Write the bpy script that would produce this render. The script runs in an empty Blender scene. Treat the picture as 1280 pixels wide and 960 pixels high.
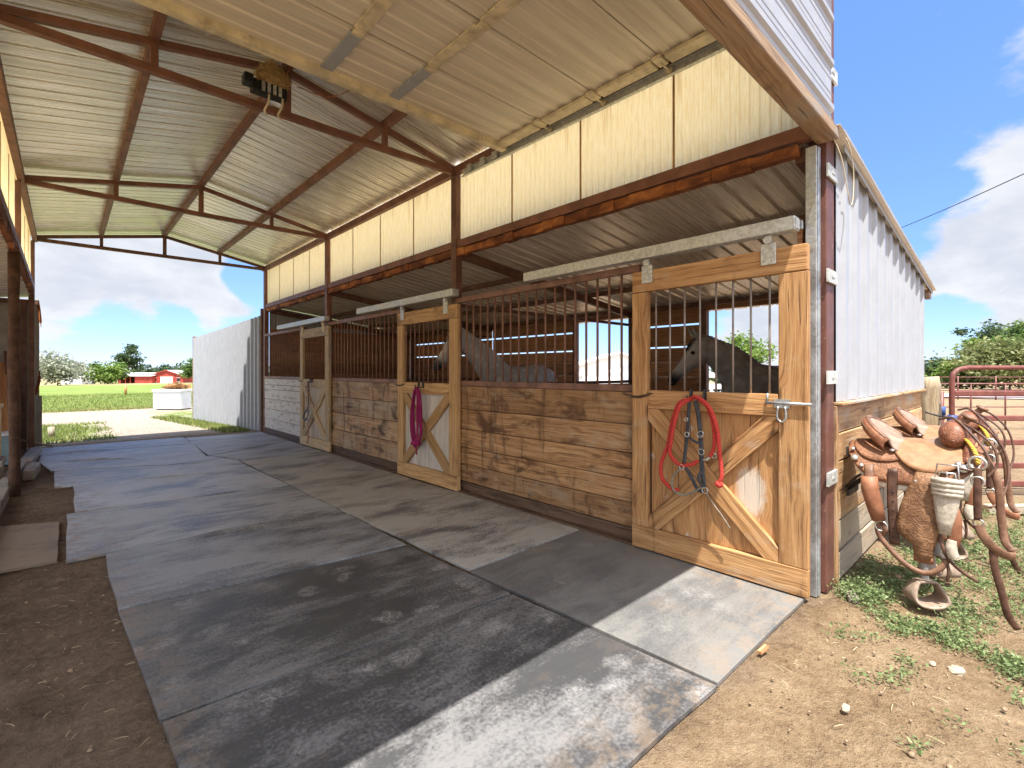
import bpy, bmesh, math, random
import numpy as np
from mathutils import Vector, Matrix, noise as mnoise

R = math.radians
random.seed(7)
scene = bpy.context.scene
COL = scene.collection

# ------------------------------------------------------------------ camera
cam_d = bpy.data.cameras.new('camera')
cam = bpy.data.objects.new('camera', cam_d)
COL.objects.link(cam)
YAW = math.atan2(559, 604)
cam.location = (0, 0, 1.4)
cam.rotation_euler = (R(90), 0, -YAW)
cam_d.sensor_width = 36
cam_d.lens = 604 / 1280 * 36
cam_d.shift_y = -16 / 1280
cam_d.clip_start = 0.05
cam_d.clip_end = 6000
scene.camera = cam
SN, CS = math.sin(YAW), math.cos(YAW)
RIGHT = Vector((CS, -SN, 0))
FWD = Vector((SN, CS, 0))

# ------------------------------------------------------------------ light
SUN = Vector((0.60, 0.82, -2.84)).normalized()          # direction the light travels
sun_d = bpy.data.lights.new('sun', 'SUN')
sun_d.energy = 2.7
sun_d.angle = R(0.55)
sun_d.color = (1.0, 0.95, 0.87)
sun = bpy.data.objects.new('sun', sun_d)
sun.rotation_euler = SUN.to_track_quat('-Z', 'Y').to_euler()
sun.location = (-5, -6, 20)
COL.objects.link(sun)
scene.view_settings.view_transform = 'Standard'
scene.view_settings.look = 'None'
scene.view_settings.gamma = 1
scene.view_settings.exposure = 2.13
scene.cycles.max_bounces = 12
scene.cycles.diffuse_bounces = 7
scene.cycles.transparent_max_bounces = 16


# ------------------------------------------------------------------ node helpers
class G:
    """small helper round a node tree"""
    def __init__(s, nt):
        s.nt = nt
    def n(s, typ, **kw):
        nd = s.nt.nodes.new(typ)
        for k, v in kw.items():
            setattr(nd, k, v)
        return nd
    def put(s, sock, v):
        if hasattr(v, 'is_output'):
            s.nt.links.new(v, sock)
        else:
            if sock.type == 'RGBA' and len(v) == 3:
                v = (*v, 1)
            sock.default_value = v
    def math(s, op, a, b=0.0, c=None, clamp=False):
        nd = s.n('ShaderNodeMath', operation=op, use_clamp=clamp)
        s.put(nd.inputs[0], a)
        s.put(nd.inputs[1], b)
        if c is not None:
            s.put(nd.inputs[2], c)
        return nd.outputs[0]
    def vmath(s, op, a, b=(0, 0, 0)):
        nd = s.n('ShaderNodeVectorMath', operation=op)
        s.put(nd.inputs[0], a)
        s.put(nd.inputs[1], b)
        return nd.outputs['Value'] if op in ('DOT_PRODUCT', 'LENGTH', 'DISTANCE') else nd.outputs[0]
    def scale(s, v, sc):
        nd = s.n('ShaderNodeVectorMath', operation='MULTIPLY')
        s.put(nd.inputs[0], v)
        nd.inputs[1].default_value = sc
        return nd.outputs[0]
    def noise(s, vec, scale, detail=4, rough=0.55, dist=0.0):
        nd = s.n('ShaderNodeTexNoise')
        if vec is not None:
            s.put(nd.inputs['Vector'], vec)
        nd.inputs['Scale'].default_value = scale
        nd.inputs['Detail'].default_value = detail
        nd.inputs['Roughness'].default_value = rough
        nd.inputs['Distortion'].default_value = dist
        return nd.outputs['Fac']
    def noisec(s, vec, scale, detail=3):
        nd = s.n('ShaderNodeTexNoise')
        s.put(nd.inputs['Vector'], vec)
        nd.inputs['Scale'].default_value = scale
        nd.inputs['Detail'].default_value = detail
        return nd.outputs['Color']
    def voro(s, vec, scale, out='Distance', feature='F1'):
        nd = s.n('ShaderNodeTexVoronoi', feature=feature)
        s.put(nd.inputs['Vector'], vec)
        nd.inputs['Scale'].default_value = scale
        return nd.outputs[out]
    def ramp(s, fac, stops, mode='LINEAR'):
        nd = s.n('ShaderNodeValToRGB')
        s.put(nd.inputs[0], fac)
        cr = nd.color_ramp
        cr.interpolation = mode
        while len(cr.elements) < len(stops):
            cr.elements.new(0.5)
        for e, (p, c) in zip(cr.elements, stops):
            e.position = p
            if isinstance(c, (int, float)):
                c = (c, c, c)
            e.color = (*c, 1)
        return nd.outputs[0]
    def mr(s, v, a, b, c=0.0, d=1.0, smooth=True):
        nd = s.n('ShaderNodeMapRange')
        nd.interpolation_type = 'SMOOTHSTEP' if smooth else 'LINEAR'
        s.put(nd.inputs[0], v)
        for i, x in enumerate((a, b, c, d)):
            s.put(nd.inputs[i + 1], x)
        return nd.outputs[0]
    def mix(s, f, a, b, mode='MIX'):
        nd = s.n('ShaderNodeMix', data_type='RGBA', blend_type=mode)
        s.put(nd.inputs[0], f)
        s.put(nd.inputs[6], a)
        s.put(nd.inputs[7], b)
        return nd.outputs[2]
    def sep(s, v):
        nd = s.n('ShaderNodeSeparateXYZ')
        s.put(nd.inputs[0], v)
        return nd.outputs
    def comb(s, x, y, z):
        nd = s.n('ShaderNodeCombineXYZ')
        for i, v in enumerate((x, y, z)):
            s.put(nd.inputs[i], v)
        return nd.outputs[0]
    def attr(s, name):
        return s.n('ShaderNodeAttribute', attribute_name=name).outputs
    def obj(s):
        return s.n('ShaderNodeTexCoord').outputs['Object']
    def world(s):
        return s.n('ShaderNodeNewGeometry').outputs['Position']
    def uv(s):
        return s.n('ShaderNodeTexCoord').outputs['UV']
    def bump(s, h, strength=0.3, dist=0.01, normal=None):
        nd = s.n('ShaderNodeBump')
        nd.inputs['Strength'].default_value = strength
        nd.inputs['Distance'].default_value = dist
        s.put(nd.inputs['Height'], h)
        if normal is not None:
            s.put(nd.inputs['Normal'], normal)
        return nd.outputs[0]


def newmat(name, rough=0.6, metal=0.0, spec=0.5):
    m = bpy.data.materials.new(name)
    m.use_nodes = True
    g = G(m.node_tree)
    b = m.node_tree.nodes['Principled BSDF']
    b.inputs['Roughness'].default_value = rough
    b.inputs['Metallic'].default_value = metal
    b.inputs['Specular IOR Level'].default_value = spec
    return m, g, b


# ------------------------------------------------------------------ world: Nishita sky with clouds
w = bpy.data.worlds.new('World')
scene.world = w
w.use_nodes = True
wg = G(w.node_tree)
bg = w.node_tree.nodes['Background']
sky = wg.n('ShaderNodeTexSky', sky_type='NISHITA')
sky.sun_disc = False
sky.sun_elevation = math.asin(-SUN.z)
sky.sun_rotation = math.atan2(-SUN.x, -SUN.y)
sky.altitude = 1500
sky.air_density = 1.0
sky.dust_density = 0.4
sky.ozone_density = 3.0
bg.inputs[1].default_value = 0.15


def pdir(px, py):
    v = FWD + RIGHT * ((px - 640) / 604) + Vector((0, 0, (464 - py) / 604))
    return v.normalized()


d = wg.n('ShaderNodeTexCoord').outputs['Generated']
sx, sy, sz = wg.sep(d)
up = wg.math('MAXIMUM', sz, 0.0)
den = wg.math('ADD', up, 0.42)
pl = wg.comb(wg.math('DIVIDE', sx, den), wg.math('DIVIDE', sy, den), wg.math('MULTIPLY', sz, 1.5))
n1 = wg.noise(pl, 2.1, 9, 0.55, 0.15)
n2 = wg.noise(wg.vmath('ADD', pl, (3.1, 1.7, 0.4)), 5.6, 8, 0.62, 0.2)
field = wg.math('ADD', wg.math('MULTIPLY', n1, 0.62), wg.math('MULTIPLY', n2, 0.38))
# large cloud masses: direction, half-width (radians), weight
CL = [((185, 335), 0.10, .22), ((90, 345), 0.08, .16), ((280, 355), 0.06, .14), ((70, 460), 0.09, .16), ((230, 452), 0.07, .2),
      ((95, 395), 0.06, .1),
      ((1205, 90), 0.10, .21), ((1145, 175), 0.045, .15), ((1215, 340), 0.09, .24), ((1200, 425), 0.06, -.2), ((1275, 255), 0.07, .2), ((1160, 330), 0.06, .12),
      ((1165, 445), 0.05, .2), ((965, 425), 0.07, .30), ((1300, 420), 0.08, .2), ((900, 420), 0.05, .12),
      ((110, 424), 0.05, -.26), ((180, 428), 0.055, -.30), ((255, 425), 0.045, -.24), ((140, 452), 0.03, -.12), ((310, 350), 0.03, -.2), ((310, 330), 0.04, -.14), ((1190, 280), 0.05, -.22), ((1090, 230), 0.10, -.2), ((1175, 415), 0.04, -.22),
      ((900, 392), 0.04, -.15), ((1090, 100), 0.10, -.16)]
bias = None
for (p, hw, wt) in CL:
    v = pdir(*p)
    dt = wg.vmath('DOT_PRODUCT', d, tuple(v))
    g1 = wg.mr(dt, math.cos(hw * 1.9), 1.0, 0.0, wt)
    bias = g1 if bias is None else wg.math('ADD', bias, g1)
for (v, hw, wt) in (((-.55, -.65, .52), .62, .42), ((-.95, .1, .35), .42, .34), ((.3, -.85, .45), .40, .32)):      # unseen cloud added behind the viewer to fill the aisle with light
    dt = wg.vmath('DOT_PRODUCT', d, tuple(Vector(v).normalized()))
    bias = wg.math('ADD', bias, wg.mr(dt, math.cos(hw * 1.9), 1.0 - .25 * (1 - math.cos(hw * 1.9)), 0.0, wt))
field = wg.math('ADD', field, bias)
mask = wg.mr(field, 0.585, 0.70)
n3 = wg.noise(wg.vmath('ADD', pl, (7.3, 2.2, 1.4)), 4.2, 8, 0.6, 0.2)
shade = wg.mr(wg.math('ADD', wg.math('MULTIPLY', n3, 0.75), wg.math('MULTIPLY', field, 0.3)), 0.46, 0.74)
cloudcol = wg.mix(shade, (1.48, 1.49, 1.52), (1.12, 1.17, 1.28))
# clouds toward the sun, out of view, brightened as fill light for the interior
sd = wg.vmath('DOT_PRODUCT', d, tuple(-SUN))
br = wg.mr(sd, .22, .88, 1.0, 3.35)
cloudcol = wg.vmath('MULTIPLY', cloudcol, wg.comb(br, br, br))
skyc = wg.mix(0.80, sky.outputs[0], (.20, .475, 1.30))
fin = wg.mix(wg.math('MULTIPLY', mask, 0.94), skyc, cloudcol)
w.node_tree.links.new(fin, bg.inputs[0])


# ------------------------------------------------------------------ object helpers
def tag(o, label=None, cat=None, group=None, kind=None):
    if label: o['label'] = label
    if cat: o['category'] = cat
    if group: o['group'] = group
    if kind: o['kind'] = kind
    return o


def empty(name, label, cat, loc=(0, 0, 0), rotz=0.0, group=None):
    o = bpy.data.objects.new(name, None)
    o.location = loc
    o.rotation_euler = (0, 0, rotz)
    o.empty_display_size = 0.2
    COL.objects.link(o)
    return tag(o, label, cat, group)


class MB:
    """collects shapes into one mesh; every face gets metre-true UVs (u along the piece) and a random tone"""
    def __init__(s):
        s.v, s.f, s.uv, s.t, s.sm = [], [], [], [], []
    def face(s, idx, uvs, tone, smooth=False):
        s.f.append(idx); s.uv.append(uvs); s.t.append(tone); s.sm.append(smooth)
    def board(s, p0, p1, w, t, side, tone=None, ext=0.0):
        """bar from p0 to p1; w = width along 'side', t = thickness along the third axis; centred"""
        p0, p1 = Vector(p0), Vector(p1)
        a = (p1 - p0).normalized()
        p0 = p0 - a * ext; p1 = p1 + a * ext
        sd = Vector(side); sd = (sd - a * sd.dot(a)).normalized()
        n = a.cross(sd).normalized()
        L = (p1 - p0).length
        tone = random.random() if tone is None else tone
        ou, ov = random.random() * 20, random.random() * 20
        b = len(s.v)
        for q, l in ((p0, 0), (p1, L)):
            for (i, j) in ((-1, -1), (1, -1), (1, 1), (-1, 1)):
                s.v.append(q + sd * (i * w / 2) + n * (j * t / 2))
        # sides: cross coordinate runs round the section
        cc = [0, w, w + t, 2 * w + t, 2 * w + 2 * t]
        for k in range(4):
            k2 = (k + 1) % 4
            s.face((b + k, b + k2, b + 4 + k2, b + 4 + k),
                   [(ou, ov + cc[k]), (ou, ov + cc[k + 1]), (ou + L, ov + cc[k + 1]), (ou + L, ov + cc[k])], tone)
        e = [(ou, ov), (ou + .03, ov), (ou + .03, ov + t), (ou, ov + t)]
        s.face((b + 3, b + 2, b + 1, b), e, tone)
        s.face((b + 4, b + 5, b + 6, b + 7), e, tone)
        return s
    def box(s, lo, hi, tone=None):
        lo, hi = Vector(lo), Vector(hi)
        c = (lo + hi) / 2; d = hi - lo
        ax = max(range(3), key=lambda i: d[i])
        a = Vector((0, 0, 0)); a[ax] = d[ax] / 2
        o = (ax + 1) % 3
        sd = Vector((0, 0, 0)); sd[o] = 1
        return s.board(c - a, c + a, d[o], d[(ax + 2) % 3], sd, tone)
    def tube(s, pts, r, n=8, closed=False, tone=None, caps=True, flat=1.0, up=None):
        pts = [Vector(p) for p in pts]
        m = len(pts)
        rr = r if isinstance(r, (list, tuple)) else [r] * m
        tone = random.random() if tone is None else tone
        b = len(s.v)
        nrm = None
        ls = [0.0]
        for i in range(1, m):
            ls.append(ls[-1] + (pts[i] - pts[i - 1]).length)
        for i, p in enumerate(pts):
            if closed:
                tg = pts[(i + 1) % m] - pts[i - 1]
            else:
                tg = pts[min(i + 1, m - 1)] - pts[max(i - 1, 0)]
            tg.normalize()
            if up is not None:
                u = Vector(up); nrm = (u - tg * u.dot(tg))
                nrm = nrm.normalized() if nrm.length > 1e-6 else tg.orthogonal().normalized()
            elif nrm is None:
                nrm = tg.orthogonal().normalized()
            else:
                nrm = (nrm - tg * nrm.dot(tg))
                nrm = nrm.normalized() if nrm.length > 1e-6 else tg.orthogonal().normalized()
            bn = tg.cross(nrm)
            for k in range(n):
                a = 2 * math.pi * k / n
                s.v.append(p + nrm * (math.cos(a) * rr[i] * flat) + bn * (math.sin(a) * rr[i]))
        for i in range(m if closed else m - 1):
            i2 = (i + 1) % m
            l0 = ls[i]; l1 = ls[i + 1] if i + 1 < m else ls[i] + .02
            for k in range(n):
                k2 = (k + 1) % n
                c0, c1 = k / n * 6.28 * rr[i], (k + 1) / n * 6.28 * rr[i]
                s.face((b + i * n + k, b + i * n + k2, b + i2 * n + k2, b + i2 * n + k),
                       [(l0, c0), (l0, c1), (l1, c1), (l1, c0)], tone, True)
        if caps and not closed:
            s.face(tuple(b + k for k in reversed(range(n))), [(0, 0)] * n, tone)
            s.face(tuple(b + (m - 1) * n + k for k in range(n)), [(0, 0)] * n, tone)
        return s
    def rings(s, rings, closed=True, tone=None, caps=True, smooth=True, uvs=1.0):
        """loft through rings of points"""
        tone = random.random() if tone is None else tone
        b = len(s.v); n = len(rings[0])
        for r in rings:
            s.v.extend(Vector(p) for p in r)
        l = 0.0
        for i in range(len(rings) - 1):
            l2 = l + (Vector(rings[i + 1][0]) - Vector(rings[i][0])).length
            c = 0.0
            for k in range(n if closed else n - 1):
                k2 = (k + 1) % n
                c2 = c + (Vector(rings[i][k2]) - Vector(rings[i][k])).length
                s.face((b + i * n + k, b + i * n + k2, b + (i + 1) * n + k2, b + (i + 1) * n + k),
                       [(l, c), (l, c2), (l2, c2), (l2, c)], tone, smooth)
                c = c2
            l = l2
        if caps and closed:
            s.face(tuple(b + k for k in reversed(range(n))), [(0, 0)] * n, tone)
            s.face(tuple(b + (len(rings) - 1) * n + k for k in range(n)), [(0, 0)] * n, tone)
        return s
    def ball(s, c, rad, n=10, m=7, tone=None):
        c = Vector(c)
        rad = rad if hasattr(rad, '__len__') else (rad,) * 3
        rg = []
        for i in range(m + 1):
            ph = math.pi * (i + .02) / (m + .04)
            rg.append([c + Vector((math.sin(ph) * math.cos(2 * math.pi * k / n) * rad[0],
                                   math.sin(ph) * math.sin(2 * math.pi * k / n) * rad[1],
                                   math.cos(ph) * rad[2])) for k in range(n)])
        return s.rings([list(reversed(r)) for r in rg], tone=tone)
    def corr(s, org, across, rib, nrm, W, lo, hi, pitch=0.19, h=0.02, rw=0.022, sl=0.012, seg=1, minor=0, wav=0.0):
        """ribbed sheet: profile along 'across', ribs run along 'rib'; lo/hi = numbers or functions of s"""
        org, across, rib, nrm = Vector(org), Vector(across).normalized(), Vector(rib).normalized(), Vector(nrm).normalized()
        prof = []
        x = 0.0
        k = 0
        while x < W - 1e-6:
            c = x + pitch / 2
            st = [(x, 0)]
            if minor:
                for q in (.16, .30, .70, .84):
                    a = x + pitch * q
                    st += [(a - .008, 0), (a - .003, h * .16), (a + .003, h * .16), (a + .008, 0)]
            rb = [(c - rw / 2 - sl, 0), (c - rw / 2, h), (c + rw / 2, h), (c + rw / 2 + sl, 0)]
            st = sorted(st + rb)
            prof += st
            x += pitch
        prof.append((W, 0))
        prof = [p for p in prof if p[0] <= W + 1e-6]
        f0 = lo if callable(lo) else (lambda q: lo)
        f1 = hi if callable(hi) else (lambda q: hi)
        b = len(s.v)
        m = seg + 1
        tone = random.random()
        for (q, z) in prof:
            for j in range(m):
                l = f0(q) + (f1(q) - f0(q)) * j / seg
                wv = 0 if not wav else wav * mnoise.noise(Vector((q * .9, l * .7, W)))
                s.v.append(org + across * q + rib * l + nrm * (z + wv))
        for i in range(len(prof) - 1):
            q0, q1 = prof[i][0], prof[i + 1][0]
            for j in range(seg):
                l = [f0(q0) + (f1(q0) - f0(q0)) * jj / seg for jj in (j, j + 1)]
                l2 = [f0(q1) + (f1(q1) - f0(q1)) * jj / seg for jj in (j, j + 1)]
                s.face((b + i * m + j, b + (i + 1) * m + j, b + (i + 1) * m + j + 1, b + i * m + j + 1),
                       [(q0, l[0]), (q1, l2[0]), (q1, l2[1]), (q0, l[1])], tone)
        return s
    def build(s, name, mat, parent=None, bevel=0.0, subsurf=0, solid=0.0):
        me = bpy.data.meshes.new(name)
        me.from_pydata([tuple(v) for v in s.v], [], s.f)
        uvl = me.uv_layers.new(name='UVMap')
        flat = [c for u in s.uv for p in u for c in p]
        uvl.data.foreach_set('uv', flat)
        at = me.attributes.new('tone', 'FLOAT', 'FACE')
        at.data.foreach_set('value', s.t)
        me.polygons.foreach_set('use_smooth', s.sm)
        me.materials.append(mat)
        me.update()
        o = bpy.data.objects.new(name, me)
        COL.objects.link(o)
        if parent is not None:
            o.parent = parent
        if solid:
            md = o.modifiers.new('solid', 'SOLIDIFY'); md.thickness = solid; md.offset = 0
        if subsurf:
            md = o.modifiers.new('sub', 'SUBSURF'); md.levels = subsurf; md.render_levels = subsurf
        if bevel:
            md = o.modifiers.new('bevel', 'BEVEL'); md.width = bevel; md.segments = 2
            md.limit_method = 'ANGLE'; md.angle_limit = R(40); md.harden_normals = False
        return o


def spline(pts, n=8):
    """Catmull-Rom through points"""
    P = [Vector(p) for p in pts]
    P = [P[0] * 2 - P[1]] + P + [P[-1] * 2 - P[-2]]
    out = []
    for i in range(1, len(P) - 2):
        for k in range(n):
            t = k / n
            a, b, c, d_ = P[i - 1], P[i], P[i + 1], P[i + 2]
            out.append(.5 * ((2 * b) + (c - a) * t + (2 * a - 5 * b + 4 * c - d_) * t * t + (3 * b - a - 3 * c + d_) * t ** 3))
    out.append(P[-2])
    return out


# ------------------------------------------------------------------ materials
def wood(name, dark, mid, light, rough=.62, grain=1.0, knots=.7, stain=.5, stainc=(.05, .03, .018), grey=0.0, greyc=(.36, .33, .29),
         white=0.0, ply=False, tonev=.35, seed=0.0, spec=.35):
    m, g, b = newmat(name, rough, 0, spec)
    uv = g.uv(); tn = g.attr('tone')['Fac']
    u, v, _ = g.sep(uv)
    off = g.math('MULTIPLY', tn, 37.0)
    # gentle bend of the grain plus knots
    bend = g.noise(g.comb(g.math('MULTIPLY', u, 1.1), g.math('MULTIPLY', v, 2.2), g.math('ADD', off, seed)), 1.6, 2, .5)
    kv = g.comb(g.math('MULTIPLY', u, 1.5), g.math('MULTIPLY', v, 4.2), off)
    kd = g.voro(kv, 1.25)
    kn = g.mr(kd, 0.02, 0.34, 1.0, 0.0)
    vv = g.math('ADD', g.math('MULTIPLY', v, 1.0), g.math('ADD', g.math('MULTIPLY', bend, .07 if not ply else .32), g.math('MULTIPLY', kn, .035 * knots)))
    gv = g.comb(g.math('MULTIPLY', u, 1.3), g.math('MULTIPLY', vv, 34 if not ply else 16), off)
    gr = g.noise(gv, 1.0, 5, .62, .2)
    gv2 = g.comb(g.math('MULTIPLY', u, 5.0), g.math('MULTIPLY', vv, 150), off)
    gr2 = g.noise(gv2, 1.0, 3, .6)
    gg = g.math('ADD', g.math('MULTIPLY', gr, .58), g.math('MULTIPLY', gr2, .42))
    col = g.ramp(gg, [(.35, dark), (.5, mid), (.65, light)])
    big = g.noise(g.comb(g.math('MULTIPLY', u, 1.0), g.math('MULTIPLY', v, 2.5), off), 1.3, 4, .6)
    if tonev:
        tv = g.mr(tn, 0, 1, 1 - tonev, 1 + tonev * .6, smooth=False)
        col = g.mix(1.0, col, g.comb(tv, tv, tv), 'MULTIPLY')
    if grey:
        col = g.mix(g.mr(big, .62 - grey * .35, .82 - grey * .35), col, g.mix(gr, tuple(c * .55 for c in greyc), greyc))
    kdark = g.mr(kd, 0.04, 0.15, 1.0, 0.0)
    col = g.mix(g.math('MULTIPLY', kdark, .75 * knots), col, tuple(c * .45 for c in dark))
    if stain:
        st = g.noise(g.comb(g.math('MULTIPLY', u, 2.2), g.math('MULTIPLY', v, 4.0), g.math('ADD', off, 5.0)), 1.2, 6, .62, .5)
        col = g.mix(g.mr(st, .60 - .1 * stain, .80 - .12 * stain, 0, .85 * min(1, stain + .3)), col, stainc)
    if white:
        wn = g.noise(g.comb(g.math('MULTIPLY', u, 3.0), g.math('MULTIPLY', v, 9.0), off), 1.6, 7, .7)
        col = g.mix(g.mr(wn, .62 - white * .3, .72 - white * .3, 0, .9), col, (.62, .58, .53))
    # dark checks
    ck = g.noise(g.comb(g.math('MULTIPLY', u, 1.6), g.math('MULTIPLY', v, 60), off), 1.0, 2, .5)
    col = g.mix(g.mr(ck, .66, .72, 0, .7), col, tuple(c * .25 for c in dark))
    g.put(b.inputs['Base Color'], col)
    g.put(b.inputs['Roughness'], g.mr(gr, .3, .7, rough - .08, rough + .12))
    g.put(b.inputs['Normal'], g.bump(g.math('SUBTRACT', gg, g.math('MULTIPLY', g.mr(ck, .66, .72), .8)), .6 * grain, .008))
    return m


def paint(name, col, rough=.5, var=.25, chips=0.0, chipc=(.3, .3, .3), metal=0.0, sc=6.0, dirt=.2, dirtc=(.12, .09, .06), spec=.4):
    m, g, b = newmat(name, rough, metal, spec)
    p = g.world()
    a = g.noise(p, sc, 6, .6)
    c = g.mix(g.mr(a, .3, .7), tuple(x * (1 - var) for x in col), tuple(min(1, x * (1 + var)) for x in col))
    d1 = g.noise(g.scale(p, (1, 1, .35)), sc * 2.3, 8, .68)
    if dirt:
        c = g.mix(g.mr(d1, .52, .72, 0, dirt), c, dirtc)
    if chips:
        ch = g.noise(p, sc * 5, 6, .7)
        c = g.mix(g.mr(ch, .66 - chips * .2, .70 - chips * .2), c, chipc)
    g.put(b.inputs['Base Color'], c)
    g.put(b.inputs['Roughness'], g.mr(d1, .3, .7, max(.05, rough - .1), min(1, rough + .15)))
    g.put(b.inputs['Normal'], g.bump(d1, .12, .004))
    return m


def rustmat():
    m, g, b = newmat('rusted_beam', .85, 0, .25)
    p = g.world()
    a = g.noise(g.scale(p, (1, .45, 1)), 7, 9, .7, .6)
    c = g.ramp(a, [(.3, (.05, .02, .01)), (.45, (.15, .055, .025)), (.55, (.29, .105, .036)), (.66, (.50, .21, .07)), (.8, (.16, .065, .03))])
    g.put(b.inputs['Base Color'], c)
    g.put(b.inputs['Normal'], g.bump(a, .9, .02))
    return m


def galv(name, col=(.50, .52, .53), rough=.42, metal=.75):
    m, g, b = newmat(name, rough, metal)
    p = g.world()
    s = g.voro(p, 55, 'Color')
    sp = g.sep(s)[0]
    a = g.noise(p, 5, 6, .6)
    f = g.math('ADD', g.math('MULTIPLY', sp, .35), g.math('MULTIPLY', a, .65))
    g.put(b.inputs['Base Color'], g.mix(g.mr(f, .25, .7), tuple(c * .68 for c in col), col))
    g.put(b.inputs['Roughness'], g.mr(a, .3, .7, rough - .1, rough + .18))
    return m


def roofmat(name, c0, c1, rough, metal, dirt=.35):
    """galvanised roof sheet seen from below: dusty streaks that run along the ribs (UV v)"""
    m, g, b = newmat(name, rough, metal, .5)
    u, v, _ = g.sep(g.uv())
    st = g.noise(g.comb(g.math('MULTIPLY', u, 9), g.math('MULTIPLY', v, .45), 0.0), 1.0, 5, .6)
    st2 = g.noise(g.comb(g.math('MULTIPLY', u, 45), g.math('MULTIPLY', v, 1.2), 3.0), 1.0, 4, .6)
    big = g.noise(g.comb(u, v, 7.0), .9, 5, .6)
    c = g.mix(g.mr(g.math('ADD', g.math('MULTIPLY', st, .6), g.math('MULTIPLY', st2, .4)), .35, .66), c0, c1)
    c = g.mix(g.mr(big, .5, .75, 0, dirt), c, tuple(x * .5 for x in c0))
    ov = g.math('FRACT', g.math('DIVIDE', v, .93))
    g.put(b.inputs['Base Color'], c)
    g.put(b.inputs['Roughness'], g.mr(st2, .3, .7, rough - .1, rough + .16))
    g.put(b.inputs['Normal'], g.bump(g.math('ADD', st, g.math('MULTIPLY', st2, .4)), .22, .006))
    return m


def fibre():
    """cream translucent fibreglass sheet with fine ribs and brown runs"""
    m = bpy.data.materials.new('fibreglass')
    m.use_nodes = True
    nt = m.node_tree
    g = G(nt)
    b = nt.nodes['Principled BSDF']
    out = nt.nodes['Material Output']
    u, v, _ = g.sep(g.uv())
    run = g.noise(g.comb(g.math('MULTIPLY', u, 26), g.math('MULTIPLY', v, .7), 1.0), 1.0, 5, .65)
    fine = g.noise(g.comb(g.math('MULTIPLY', u, 120), g.math('MULTIPLY', v, 6), 1.0), 1.0, 3, .7)
    blot = g.noise(g.comb(u, v, 2.0), 22, 5, .7)
    top = g.mr(v, .40, .86, 0, .16)
    c = g.mix(g.mr(fine, .3, .7), (.86, .66, .30), (.96, .81, .46))
    c = g.mix(g.mr(blot, .5, .75, 0, .4), c, (.74, .62, .33))
    c = g.mix(g.mr(g.math('ADD', run, top), .60, .80, 0, .5), c, (.52, .30, .09))
    g.put(b.inputs['Base Color'], c)
    b.inputs['Roughness'].default_value = .45
    g.put(b.inputs['Normal'], g.bump(fine, .25, .004))
    tr = g.n('ShaderNodeBsdfTranslucent')
    g.put(tr.inputs[0], c)
    mx = g.n('ShaderNodeMixShader')
    mx.inputs[0].default_value = .72
    nt.links.new(b.outputs[0], mx.inputs[1])
    nt.links.new(tr.outputs[0], mx.inputs[2])
    nt.links.new(mx.outputs[0], out.inputs[0])
    return m


def leather(name, c0, c1, rough=.5, tool=0.0, sc=60, suede=False, wear=.3):
    m, g, b = newmat(name, rough, 0, .35 if not suede else .15)
    p = g.obj()
    a = g.noise(p, 14, 6, .65)
    c = g.mix(g.mr(a, .33, .68), c0, c1)
    wr = g.noise(p, 38, 6, .7)
    c = g.mix(g.mr(wr, .56, .72, 0, wear), c, tuple(x * .45 for x in c0))
    h = g.noise(p, 160, 4, .6)
    if tool:
        q = g.vmath('ADD', p, g.scale(g.noisec(p, 16), (.045, .045, .045)))
        vo = g.voro(q, sc, feature='SMOOTH_F1')
        wv = g.math('SINE', g.math('MULTIPLY', vo, 26))
        k = g.mr(wv, -.3, .6)
        c = g.mix(g.math('MULTIPLY', g.math('SUBTRACT', 1.0, k), tool), c, tuple(x * .32 for x in c0))
        h = g.math('ADD', g.math('MULTIPLY', k, 1.0), g.math('MULTIPLY', h, .2))
    g.put(b.inputs['Base Color'], c)
    g.put(b.inputs['Roughness'], g.mr(a, .3, .7, rough - .1, rough + .12))
    g.put(b.inputs['Normal'], g.bump(h, .5 if tool else .3, .004))
    return m


M = {}
M['brown_steel'] = paint('brown_steel', (.19, .085, .054), .55, .25, .18, (.20, .085, .045), dirt=.45, dirtc=(.20, .10, .05))
M['dark_steel'] = paint('dark_steel', (.15, .075, .05), .6, .3, .15, (.22, .10, .05), dirt=.4, dirtc=(.15, .08, .045))
M['grille'] = paint('grille_steel', (.22, .115, .08), .55, .3, .2, (.24, .11, .06), dirt=.4, dirtc=(.22, .13, .09))
M['door_bar'] = paint('door_bar_steel', (.30, .26, .23), .45, .25, .1, (.25, .13, .08), metal=.3)
M['rust'] = rustmat()
M['galv'] = galv('galvanised_steel')
M['galv_light'] = galv('galvanised_rail', (.62, .63, .60), .5, .45)
M['roof'] = roofmat('roof_sheet', (.62, .59, .52), (.93, .91, .86), .30, .5, .25)
M['stall_roof'] = roofmat('stall_roof_sheet', (.74, .68, .58), (.96, .91, .83), .27, .2, .2)
M['door_sheet'] = roofmat('overhead_door_sheet', (.58, .52, .41), (.76, .70, .58), .5, .1, .25)
M['dusty_rail'] = paint('dusty_rail', (.60, .52, .36), .7, .25, .1, (.35, .34, .32), dirt=.5, dirtc=(.26, .20, .12))
M['rust_dark'] = paint('rust_dark', (.10, .055, .035), .85, .4, .3, (.20, .09, .04), sc=9, dirt=.5, dirtc=(.05, .035, .025))
M['fibre'] = fibre()
M['siding'] = paint('white_siding', (.35, .365, .40), .38, .05, 0, dirt=.1, dirtc=(.5, .47, .43))
M['trim'] = paint('grey_trim', (.33, .35, .385), .5, .06, 0, dirt=.1, dirtc=(.35, .3, .25))
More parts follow.
